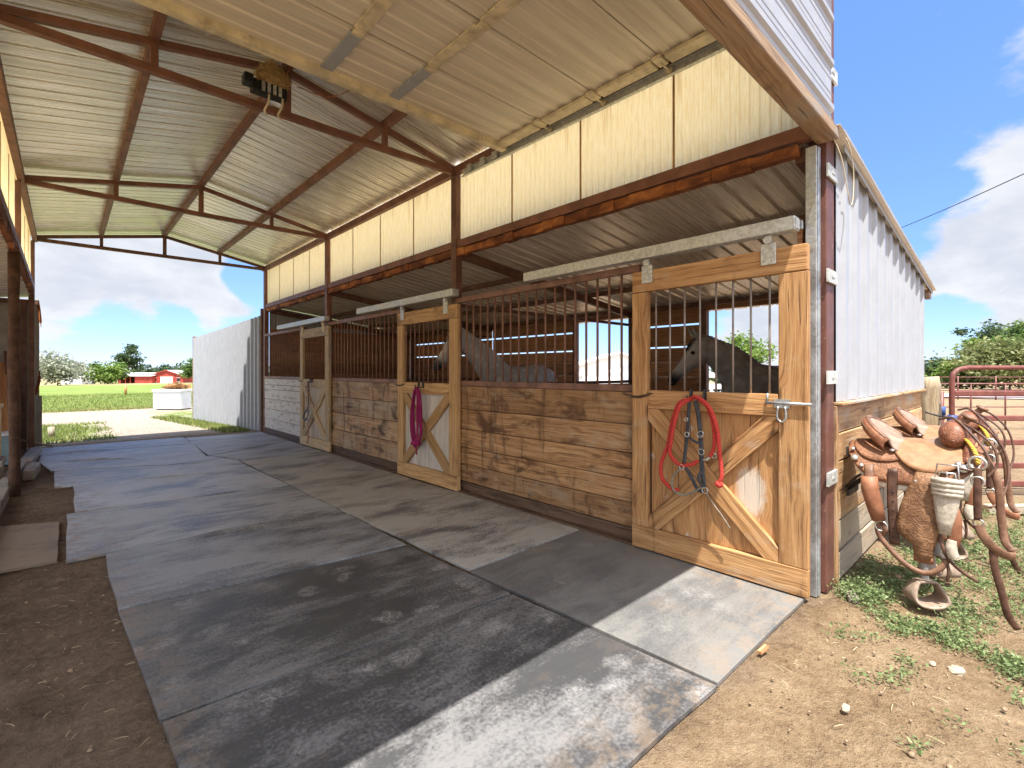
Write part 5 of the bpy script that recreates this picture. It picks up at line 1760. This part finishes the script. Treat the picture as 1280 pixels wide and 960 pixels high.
def gable(r, x0, x1, y0, y1, h, rise, wallm, roofm, z0=-.3, ov=.35):
    """walls with gable ends facing -y/+y"""
    xm = (x0 + x1) / 2
    mb = MB()
    for y in (y0, y1):
        b = len(mb.v)
        mb.v += [Vector((x0, y, z0)), Vector((x1, y, z0)), Vector((x1, y, h)), Vector((xm, y, h + rise)), Vector((x0, y, h))]
        mb.face((b, b + 1, b + 2, b + 3, b + 4), [(0, 0), (1, 0), (1, 1), (.5, 1.4), (0, 1)], .5)
    for x in (x0, x1):
        b = len(mb.v)
        mb.v += [Vector((x, y0, z0)), Vector((x, y1, z0)), Vector((x, y1, h)), Vector((x, y0, h))]
        mb.face((b, b + 1, b + 2, b + 3), [(0, 0), (1, 0), (1, 1), (0, 1)], .5)
    mb.build('wall', wallm, r)
    mb = MB()
    sl = rise / (xm - x0)
    for s in (-1, 1):
        xe = xm + s * ((x1 - x0) / 2 + ov)
        p0 = Vector((xe, (y0 + y1) / 2, h - ov * sl + .06)); p1 = Vector((xm, (y0 + y1) / 2, h + rise + .06))
        mb.board(p0, p1, y1 - y0 + 2 * ov, .12, (0, 1, 0))
    mb.build('roof', roofm, r)


def redbarn(r):
    gable(r, 0, 13.0, 0, 14, 3.0, 2.0, M['red_barn'], M['red_barn'] if False else M['white_roof'])
    MB().box((4.2, -.12, -.3), (9.0, -.04, 2.5)).build('door', M['white_paint'], r)
    for x in (1.2, 10.6):
        w_ = MB().box((x, -.10, .6), (x + 1.3, -.04, 2.0)).build('window', M['dark_open'], r)
        MB().box((x - .12, -.15, .45), (x + 1.42, -.105, .58)).box((x - .12, -.15, 2.02), (x + 1.42, -.105, 2.14)).build('frame', M['white_paint'], w_)
    MB().board((-.35, -.42, 2.9), (6.5, -.42, 5.08), .3, .08, (0, 0, 1)).board((13.35, -.42, 2.9), (6.5, -.42, 5.08), .3, .08, (0, 0, 1)).build('verge', M['red_barn'], r)


def redshed(r):
    mb = MB()
    mb.box((0, 6, -.3), (13.2, 6.2, 3.1)); mb.box((0, 0, -.3), (.2, 6, 2.8)); mb.box((6.5, 0, -.3), (13.2, .2, 2.75)); mb.box((0, 0, -.3), (1.0, .2, 2.75)); mb.box((13.0, .2, -.3), (13.2, 6, 2.8))
    mb.build('wall', M['red_barn'], r)
    MB().board((6.6, -.6, 2.85), (6.6, 7.0, 4.1), 13.9, .14, (1, 0, 0)).build('roof', M['white_roof'], r)
    for x in (2.8, 4.6):
        MB().box((x, 0.02, -.3), (x + .2, .18, 2.7)).build('post', M['red_barn'], r)
    MB().box((1.0, 5.7, -.3), (6.5, 5.95, 2.9)).build('bay_shade_panel', M['dark_open'], r)  # near-black sheet standing in for the shade inside the open bay


def whiteshed(r):
    gable(r, 0, 7, 0, 5, 2.4, 1.0, M['white_paint'], M['white_roof'])
    MB().box((2.6, -.1, -.3), (4.2, -.03, 2.0)).build('door', M['trim'], r)


bldg('red_barn', 'red gabled barn with a white sliding door across the field', 187.5, 190, redbarn)
bldg('open_red_barn', 'low red barn with a white roof and dark open bay, left of the gabled one', 147.5, 188, redshed)
bldg('white_shed', 'small white shed half hidden by the pale tree, left of the red barns', 77, 170, whiteshed)
bldg('white_shed', 'pale shed seen through the back doorway of the middle stall', 725, 34, lambda r: (gable(r, 0, 5.5, 0, 5, 1.9, .8, M['white_paint'], M['white_roof']), MB().box((3.0, -.1, -.1), (4.3, -.03, 1.8)).build('door', M['trim'], r)))


# ------------------------------------------------------------------ trees
def leafmat(name, stops, trans=.35):
    m = bpy.data.materials.new(name); m.use_nodes = True
    nt = m.node_tree; g = G(nt)
    b = nt.nodes['Principled BSDF']; out = nt.nodes['Material Output']
    t = g.attr('tone')['Fac']
    c = g.ramp(t, stops)
    g.put(b.inputs['Base Color'], c)
    b.inputs['Roughness'].default_value = .55
    b.inputs['Specular IOR Level'].default_value = .25
    tr = g.n('ShaderNodeBsdfTranslucent'); g.put(tr.inputs[0], c)
    mx = g.n('ShaderNodeMixShader'); mx.inputs[0].default_value = trans
    nt.links.new(b.outputs[0], mx.inputs[1]); nt.links.new(tr.outputs[0], mx.inputs[2]); nt.links.new(mx.outputs[0], out.inputs[0])
    return m


LF = {
    'green': leafmat('leaf_green', [(0, (.045, .09, .02)), (.5, (.10, .175, .04)), (1, (.20, .27, .08))]),
    'bright': leafmat('leaf_bright', [(0, (.06, .115, .018)), (.5, (.13, .21, .035)), (1, (.23, .30, .07))]),
    'olive': leafmat('leaf_olive', [(0, (.085, .105, .032)), (.5, (.165, .19, .065)), (1, (.28, .29, .13))]),
    'dark': leafmat('leaf_dark', [(0, (.03, .06, .026)), (.5, (.062, .105, .045)), (1, (.12, .17, .08))]),
    'silver': leafmat('leaf_silver', [(0, (.13, .16, .10)), (.5, (.30, .32, .24)), (1, (.60, .60, .52))]),
    'weed': leafmat('leaf_weed', [(0, (.065, .10, .035)), (.5, (.15, .205, .078)), (1, (.28, .33, .16))], .25),
    'grass': leafmat('grass_blade', [(0, (.10, .15, .03)), (.5, (.20, .26, .065)), (.8, (.31, .32, .11)), (1, (.46, .41, .20))], .3),
}
M['bark'] = paint('bark', (.13, .10, .075), .9, .35, sc=3, dirt=.4)


def leaves(name, pts, size, tones, mat, rng, parent=None, loc=(0, 0, 0), aspect=.55, upbias=.3):
    """one diamond shaped leaf per point"""
    n = len(pts)
    d1 = rng.normal(size=(n, 3)); d1[:, 2] *= .6
    d1 /= np.linalg.norm(d1, axis=1)[:, None]
    d2 = rng.normal(size=(n, 3)); d2[:, 2] *= (1 - upbias)
    d2 -= (d2 * d1).sum(1)[:, None] * d1
    d2 /= np.linalg.norm(d2, axis=1)[:, None]
    s = (size * rng.uniform(.6, 1.4, n))[:, None]
    V = np.empty((n, 4, 3))
    V[:, 0] = pts - d1 * s; V[:, 2] = pts + d1 * s
    V[:, 1] = pts + d2 * s * aspect; V[:, 3] = pts - d2 * s * aspect
    V -= np.array(loc)
    me = bpy.data.meshes.new(name)
    me.vertices.add(n * 4); me.vertices.foreach_set('co', V.reshape(-1))
    me.loops.add(n * 4); me.loops.foreach_set('vertex_index', np.arange(n * 4, dtype=np.int32))
    me.polygons.add(n); me.polygons.foreach_set('loop_start', np.arange(0, n * 4, 4, dtype=np.int32))
    me.update(calc_edges=True)
    at = me.attributes.new('tone', 'FLOAT', 'FACE'); at.data.foreach_set('value', np.clip(tones, 0, 1))
    me.materials.append(mat)
    o = bpy.data.objects.new(name, me); COL.objects.link(o)
    if parent: o.parent = parent
    return o


def tree(name, label, px, dd, h, rx, z0, n, leaf, mat, seed, clumps=26, sparse=1.0, trunk=.16, group=None, cat='tree'):
    rng = np.random.default_rng(seed); rr = random.Random(seed)
    o = W(px, dd)
    r = empty(name, label, cat, o, 0, group)
    zc = (h + z0) / 2; rz = (h - z0) / 2
    cs = []
    for k in range(clumps):
        a = rr.random() * 6.283; u = rr.uniform(-1, 1); e = rr.random() ** .45
        q = math.sqrt(max(0, 1 - u * u))
        cs.append(Vector((rx * e * q * math.cos(a), rx * e * q * math.sin(a), zc + rz * u * e * .92)))
    mb = MB()
    top = Vector((rr.uniform(-.2, .2), rr.uniform(-.2, .2), zc + rz * .35))
    mb.tube(spline([(0, 0, -.2), (rr.uniform(-.1, .1), rr.uniform(-.1, .1), z0 * .6 + .3), tuple(top)], 4), [trunk * (1 - .75 * i / 8) for i in range(9)], 8)
    for c in cs[::2]:
        st = Vector((0, 0, max(.3, min(c.z * .6, zc)))) + Vector((top.x, top.y, 0)) * .4
        mid = st.lerp(c, .5) + Vector((0, 0, .06 * h * rr.uniform(-.5, .8)))
        mb.tube(spline([st, mid, c], 4), [trunk * .42 * (1 - .8 * i / 8) for i in range(9)], 6, caps=False)
    mb.build('trunk', M['bark'], r)
    P_ = []; T_ = []
    per = n // clumps
    for c in cs:
        s = rx * rr.uniform(.16, .36) * sparse
        p = rng.normal(size=(per, 3)) * np.array([s, s, s * .62])
        P_.append(p + np.array(c)); T_.append(rng.normal(.5, .2, per) + rr.uniform(-.22, .22))
    leaves('crown', np.concatenate(P_), leaf, np.concatenate(T_), LF[mat], rng, r)
    return r


GR = 'trees and shrubs beyond the road'
tree('shade_tree', 'small dark tree at the left edge of the right hand tree line', 1163, 74, 4.0, 2.6, .4, 1900, .26, 'dark', 1, 18, group=GR)
tree('shade_tree', 'blue green tree next to the small dark one in the right hand tree line', 1184, 78, 4.4, 2.6, .3, 1900, .26, 'dark', 2, 20, group=GR)
tree('shade_tree', 'bright yellow green tree low in the right hand tree line', 1200, 68, 4.2, 2.8, .3, 2200, .25, 'bright', 3, 22, group=GR)
tree('shade_tree', 'wide olive tree in the middle of the right hand tree line', 1226, 66, 5.7, 4.0, .3, 4200, .25, 'olive', 4, 34, group=GR)
tree('shade_tree', 'broad olive tree above the gate at the right edge', 1262, 62, 6.4, 4.6, .3, 5200, .25, 'olive', 5, 40, group=GR)
tree('shade_tree', 'bright green tree standing up behind the wide olive one', 1228, 84, 8.6, 3.2, 3.0, 2200, .30, 'bright', 6, 20, group=GR)
tree('shade_tree', 'tall thin crowned dark tree with sky showing through, top of the right hand tree line', 1247, 96, 14.0, 6.0, 7.0, 1900, .36, 'dark', 7, 16, .62, .3, group=GR)
tree('shade_tree', 'tall dark tree at the very right edge', 1292, 88, 14.0, 4.6, 4.0, 3000, .34, 'green', 8, 26, group=GR)
tree('shade_tree', 'green tree behind the broad olive one near the right edge', 1274, 76, 8.4, 3.6, 2.5, 2600, .28, 'green', 15, 24, group=GR)
GL = 'trees round the red barns'
tree('silver_tree', 'pale silver leaved tree at the left of the field', 72, 118, 8.3, 5.2, 1.4, 3800, .36, 'silver', 9, 34, group=GL)
tree('field_tree', 'tall open crowned tree behind the low red barn', 161, 235, 19.5, 5.2, 6.0, 2600, .60, 'dark', 10, 24, .8, .4, group=GL)
tree('field_tree', 'round dark green tree between the white shed and the bushes', 115, 160, 6.6, 3.6, .8, 1500, .42, 'green', 11, 20, group=GL)
tree('field_tree', 'wide bright bush left of the low red barn', 131, 150, 6.0, 3.8, .2, 1600, .42, 'bright', 12, 22, group=GL)
tree('field_tree', 'dark tree pressed against the left end of the low red barn', 142, 172, 8.0, 4.0, .4, 1700, .45, 'green', 13, 22, group=GL)
tree('field_tree', 'dark green tree beside the free end of the windbreak', 241, 150, 8.6, 3.4, 1.0, 1800, .42, 'green', 14, 20, group=GL)
for i, (px_, dd, h) in enumerate(((105, 300, 9), (124, 320, 10.5), (181, 330, 11), (194, 310, 9.5), (205, 340, 11.5), (218, 320, 10), (230, 330, 10.5), (172, 345, 12), (92, 330, 9))):
    tree('field_tree', 'one of the small dark trees on the horizon behind the red barns', px_, dd, h, 4.6, 1.5, 500, .8, 'dark', 30 + i, 12, group='horizon trees behind the barns')
tree('yard_tree', 'bright green tree seen through the back doorway of the nearest stall', 930, 42, 4.9, 1.9, 1.4, 2600, .17, 'bright', 21, 26)
tree('yard_tree', 'green bush by the white fence behind the nearest stall', 905, 27, 1.5, 1.0, .1, 1200, .10, 'dark', 22, 14, cat='bush')
# closed tree line far behind everything, one soft mass
rng = np.random.default_rng(77)
pp = []
for k in range(900):
    ang = rng.uniform(-1.2, 1.9) + 0.0
    rad = rng.uniform(520, 640)
    x, y = rad * math.sin(ang), rad * math.cos(ang)
    c = np.array([x, y, hz(x, y) + rng.uniform(.5, 6.5) * (1 + .5 * math.sin(ang * 23))])
    pp.append(c + rng.normal(size=(14, 3)) * np.array([4, 4, 1.6]))
pp = np.concatenate(pp)
tag(leaves('far_woods', pp, 1.5, rng.normal(.45, .2, len(pp)), LF['dark'], rng), 'low dark band of distant trees along the horizon', 'woods', kind='stuff')

# ------------------------------------------------------------------ white paddock fence behind the stalls
wf = empty('white_fence', 'white board paddock fence behind the stalls', 'fence', (12.6, 3, 0))
def WF(mb, name, mat):
    mb.v = [Vector(v) - Vector((12.6, 3, 0)) for v in mb.v]; return mb.build(name, mat, wf)
for k in range(5):
    WF(MB().box((12.54, 3 + k * 2.4 - .06, 0), (12.66, 3 + k * 2.4 + .06, 1.4)), 'post', M['white_paint'])
for z in (.35, .68, 1.0, 1.3):
    WF(MB().box((12.50, 2.9, z - .07), (12.538, 12.7, z + .07)), 'rail', M['white_paint'])

# ------------------------------------------------------------------ corral gate, posts and pipe fence on the right
go = W(1190, 5.5)
gt = empty('corral_gate', 'maroon pipe corral gate with rounded top corner behind the saddles', 'gate', go, -YAW)
mb = MB().tube(spline([(0, 0, .10), (0, 0, .7), (0, 0, 1.26), (.035, 0, 1.39), (.15, 0, 1.435), (.4, 0, 1.44), (2.4, 0, 1.44)], 8) + [Vector((2.9, 0, 1.44))], .027, 10)
mb.tube([(2.9, 0, 1.44), (2.9, 0, .10)], .027, 10)
mb.build('frame', M['maroon'], gt)
for z in (1.145, .865, .59, .325, .12):
    MB().board((.02, 0, z), (2.88, 0, z), .062, .03, (0, 0, 1)).build('rail', M['maroon'], gt, bevel=.01)
MB().tube([(0, 0, .80), (0, 0, .90)], .045, 10).tube([(.03, -.01, .86), (.06, -.02, .84)], .02, 6).build('blue_strap', M['blue_strap'], gt)
MB().tube([(-.26, 0.05, .93), (-.14, .02, .89), (0, 0, .87)], .010, 6).build('latch_chain', M['iron'], gt)
wp = W(1160, 5.75)
mb = MB()
rr = random.Random(8)
pts = [(wp.x + rr.uniform(-.008, .008), wp.y + rr.uniform(-.008, .008), z) for z in np.linspace(-.05, 1.33, 12)]
single('timber_post', mb.tube(pts, [.115 + rr.uniform(-.006, .006) for _ in pts], 14), M['wood_post'], 'thick weathered timber post at the back corner of the white siding', 'post', (wp.x, wp.y, 0))
sp = W(1177, 5.9)
ps = empty('steel_post', 'thin maroon post with a blue strap between timber post and gate', 'post', (sp.x, sp.y, 0))
MB().tube([(0, 0, 0), (0, 0, 1.15)], .024, 10).build('pipe', M['maroon'], ps)
MB().tube([(0, 0, .86), (0, 0, .97)], .040, 10).build('blue_strap', M['blue_strap'], ps)
pf = empty('pipe_fence', 'thin rust red pipe fence across the sandy yard behind the gate', 'fence', W(1160, 11.5), -YAW)
for k in range(7):
    MB().tube([(.2 + k * .82, 0, 0), (.2 + k * .82, 0, 1.12)], .017, 8).build('post', M['maroon'], pf)
for z in (1.10, .78, .55, .30):
    MB().tube([(-.3, 0, z), (5.6, 0, z)], .013 if z < 1 else .02, 8).build('rail', M['maroon'], pf)
pf2 = empty('pipe_fence', 'far pipe fence at the roadside', 'fence', W(1150, 25.5), -YAW)
for k in range(8):
    MB().tube([(k * 2.0, 0, -.1), (k * 2.0, 0, 1.2)], .035, 8).build('post', M['maroon'], pf2)
for z in (1.15, .8, .45):
    MB().tube([(0, 0, z), (14.0, 0, z)], .022, 8).build('rail', M['maroon'], pf2)
q = W(1232, 4.75)
single('ground_rail', MB().board(q + Vector((0, 0, .045)), q + RIGHT * 2.6 + Vector((0, 0, .045)), .09, .08, (0, 0, 1)), M['wood_end_grey'], 'pale timber rail lying on the sand under the gate', 'rail', (q.x, q.y, 0), bevel=.01)

# overhead cable
c0 = FWD * 40 + RIGHT * ((830 - 640) / 604 * 40) + Vector((0, 0, 1.4 + (464 - 390) / 604 * 40))
c1 = FWD * 14 + RIGHT * ((1122 - 640) / 604 * 14) + Vector((0, 0, 1.4 + (464 - 285) / 604 * 14))
c2 = FWD * 11 + RIGHT * ((1200 - 640) / 604 * 11) + Vector((0, 0, 1.4 + (464 - 252) / 604 * 11))
c3 = FWD * 9 + RIGHT * ((1281 - 640) / 604 * 9) + Vector((0, 0, 1.4 + (464 - 214.5) / 604 * 9))
c4 = c3 + (c3 - c2) * 4 + Vector((0, 0, .5))
cd = c3 - c1
single('overhead_cable', MB().tube([c1 + cd * t + Vector((0, 0, .10 * (t - .5) ** 2 - .06)) for t in [-3 + .25 * i for i in range(32)]], .0105, 6), M['black_plastic'], 'black overhead cable crossing the sky above the lean-to', 'cable', c2)

# ------------------------------------------------------------------ weeds, grass, litter, stones
rng = np.random.default_rng(5)
def weedpts(cl, leafn=34):
    P_, T_ = [], []
    for (x, y, r, n, hh) in cl:
        for _ in range(n):
            a = rng.uniform(0, 6.283); e = rng.random() ** .6 * r
            cx, cy = x + e * math.cos(a), y + e * math.sin(a)
            if cy > .84 and cx > 3.5: continue
            if cx < 3.40 and cy > .93: continue
            if cx < 3.38 and cx > 2.0 and cy > .92: continue
            if hh < .09 and rng.random() < .5: continue
            k = int(leafn * rng.uniform(.5, 1.3))
            hp_ = hh * rng.uniform(.4, 1.2)
            p = rng.normal(size=(k, 3)) * np.array([.032, .032, 0])
            p[:, 2] = np.abs(rng.normal(size=k)) * hp_ * .45 + .006
            P_.append(p + np.array([cx, cy, 0])); T_.append(rng.normal(.5, .17, k) + rng.uniform(-.2, .2))
    return np.concatenate(P_), np.concatenate(T_)
cl = [(3.60, .72, .13, 60, .10), (3.72, .66, .12, 24, .06), (4.0, .60, .32, 110, .045), (4.5, .55, .35, 120, .05), (5.0, .40, .4, 150, .06), (5.6, .30, .5, 170, .06), (6.2, .1, .6, 150, .06), (6.9, -.2, .6, 90, .06),
      (3.9, .25, .22, 60, .05), (4.3, .1, .3, 90, .05), (4.8, -.1, .35, 110, .05), (5.4, -.35, .4, 100, .05), (4.1, -.25, .3, 50, .045), (4.6, -.6, .4, 40, .045),
      (3.40, .58, .07, 10, .05), (3.34, .48, .08, 16, .05), (3.45, .42, .09, 20, .05), (3.42, .33, .09, 20, .05), (3.36, .25, .10, 24, .05), (3.32, .16, .10, 26, .05), (3.26, .05, .12, 30, .05), (3.20, -.08, .12, 24, .05), (3.6, .28, .12, 16, .05),
      (2.66, .53, .035, 5, .05), (2.84, .41, .04, 6, .05), (3.02, .70, .04, 5, .06), (3.05, .62, .03, 3, .05), (2.72, .44, .03, 3, .04), (3.12, .54, .05, 5, .04), (2.98, .40, .03, 3, .04), (2.35, .30, .03, 3, .04), (2.6, .2, .03, 3, .04), (3.0, .05, .04, 4, .04), (2.55, .0, .03, 3, .04)]
pts, tn = weedpts(cl)
tag(leaves('weeds', pts, .0105, tn, LF['weed'], rng, aspect=.42, upbias=.1), 'low grey green weeds creeping over the sandy ground under the saddles', 'weeds', kind='stuff')

def blades(name, regions, label, hgt, mat):
    V, F, T = [], [], []
    for (fn, n) in regions:
        for _ in range(n):
            x, y = fn()
            z = hz(x, y)
            a = rng.uniform(0, 6.283); h = hgt * rng.uniform(.4, 1.3); w_ = .006 + .004 * rng.random() + y * .0003
            dx, dy = math.cos(a) * w_, math.sin(a) * w_
            lx, ly = rng.normal(0, .35 * h), rng.normal(0, .35 * h)
            b = len(V)
            V += [(x - dx, y - dy, z - .01), (x + dx, y + dy, z - .01), (x + lx, y + ly, z + h)]
            F.append((b, b + 1, b + 2)); T.append(float(np.clip(rng.normal(.5, .22), 0, 1)))
    me = bpy.data.meshes.new(name); me.from_pydata(V, [], F)
    at = me.attributes.new('tone', 'FLOAT', 'FACE'); at.data.foreach_set('value', T)
    me.materials.append(mat)
    o = bpy.data.objects.new(name, me); COL.objects.link(o)
    return tag(o, label, 'grass', kind='stuff')
U = rng.uniform
def f_left():
    y = U(12.9, 17.2); return (min(.75, -1.6 + abs(rng.normal(0, 1.0)) ) if U() < .4 else U(-1.6, .55 + .3 * math.sin(y * 3)), y)
def f_right():
    y = 12.7 + 6.5 * U() ** .8; q = 4.55 - .137 * y
    return (q + .75 * (U() ** .6) - .25 - .1 , y) if U() < .7 else (2.72 + U(-.6, .3) - .137 * (y - 12.2), y)
def f_right():
    y = 12.5 + 5.5 * U(); xl = 3.29 - .143 * (y - 12.14)
    return (xl - .04 - .55 * U() ** 1.7, y)
def f_field():
    y = 22.5 + 26 * U() ** 1.6; return (U(-3.5, 8) * (y / 26), y)
blades('grass', [(f_left, 5200), (f_right, 3600), (f_field, 26000)], 'grass of the field and of the verges beyond the aisle', .075, LF['grass'])

mb = MB(); rr = random.Random(21)
for k in range(520):
    if k < 430:
        x, y = rr.uniform(-.75, .24), rr.uniform(1.2, 8.6)
        if y > 4.8 and x > -.02: continue
    else:
        x, y = rr.uniform(2.2, 3.8), rr.uniform(-.1, .88)
    a = rr.random() * 3.14; l = rr.uniform(.006, .03)
    dv_ = Vector((math.cos(a), math.sin(a), 0)) * l
    c = Vector((x, y, .006))
    mb.tube([c - dv_, c + Vector((0, 0, .003)), c + dv_ + Vector((rr.uniform(-.004, .004), rr.uniform(-.004, .004), 0))], rr.uniform(.0006, .0014), 4, caps=False)
o = mb.build('straw_litter', paint('dry_straw', (.48, .38, .24), .8, .3, sc=30))
tag(o, 'bits of dry straw scattered over the bare earth', 'straw', kind='stuff')

M['stone'] = paint('pale_stone', (.34, .28, .21), .85, .2, sc=20, dirt=.3)
M['stone2'] = paint('brown_stone', (.26, .18, .115), .85, .2, sc=20, dirt=.3)
def stone(x, y, s, lab, mt='stone', flat=.45, yaw=0.0):
    mb = MB(); rr = random.Random(int(x * 991 + y * 77))
    mb.ball((0, 0, s * flat * .45), (s, s * .72, s * flat), 9, 6)
    mb.v = [v * rr.uniform(.86, 1.12) for v in mb.v]
    mb.v = [Matrix.Rotation(yaw, 3, 'Z') @ v for v in mb.v]
    mb.sm = [False] * len(mb.sm)
    o = mb.build('stone', M[mt]); o.location = (x, y, 0)
    tag(o, lab, 'stone')
stone(3.05, .245, .045, 'flat pale stone among the creeping weeds', 'stone', .3)
stone(3.04, .33, .022, 'small pale stone just left of the flat one')
stone(2.37, .53, .024, 'rounded pale pebble alone in the sand', 'stone', .6)
stone(3.28, .02, .03, 'grey stone by the weeds toward the right edge')
stone(3.85, .72, .055, 'broad flat stone at the foot of the end wall boards', 'stone2', .35)
stone(4.12, .62, .035, 'sandy stone in the shadow under the nearer saddle', 'stone2', .5)
for i in range(90):
    pass
single('wood_chip', MB().board((2.50, .915, .02), (2.57, .905, .028), .02, .014, (0, 1, 0)), M['wood_inside'], 'dark splinter of wood at the corner of the sunny mat', 'wood chip', (2.53, .91, 0))
single('wood_chip', MB().board((3.62, .79, .016), (3.50, .74, .016), .05, .03, (0, 1, 0)), M['wood_kerb'], 'small brown block of wood at the foot of the maroon corner post', 'wood chip', (3.56, .76, 0))
mb = MB(); rr = random.Random(31)
for k in range(900):
    x, y = rr.uniform(1.6, 5.2), rr.uniform(-1.0, .86)
    if k > 500: x, y = rr.uniform(-.9, .2), rr.uniform(1.0, 7.5)
    if (y > .84 and k <= 500) or (x > -.05 and y > 4.7): continue
    s = rr.uniform(.002, .011) * (.6 + rr.random() ** 3)
    mb.ball((x, y, s * .3), (s, s * .8, s * .6), 6, 3)
o = mb.build('gravel_bits', M['stone2']); tag(o, 'tiny stones and clods scattered over the bare earth', 'gravel', kind='stuff')
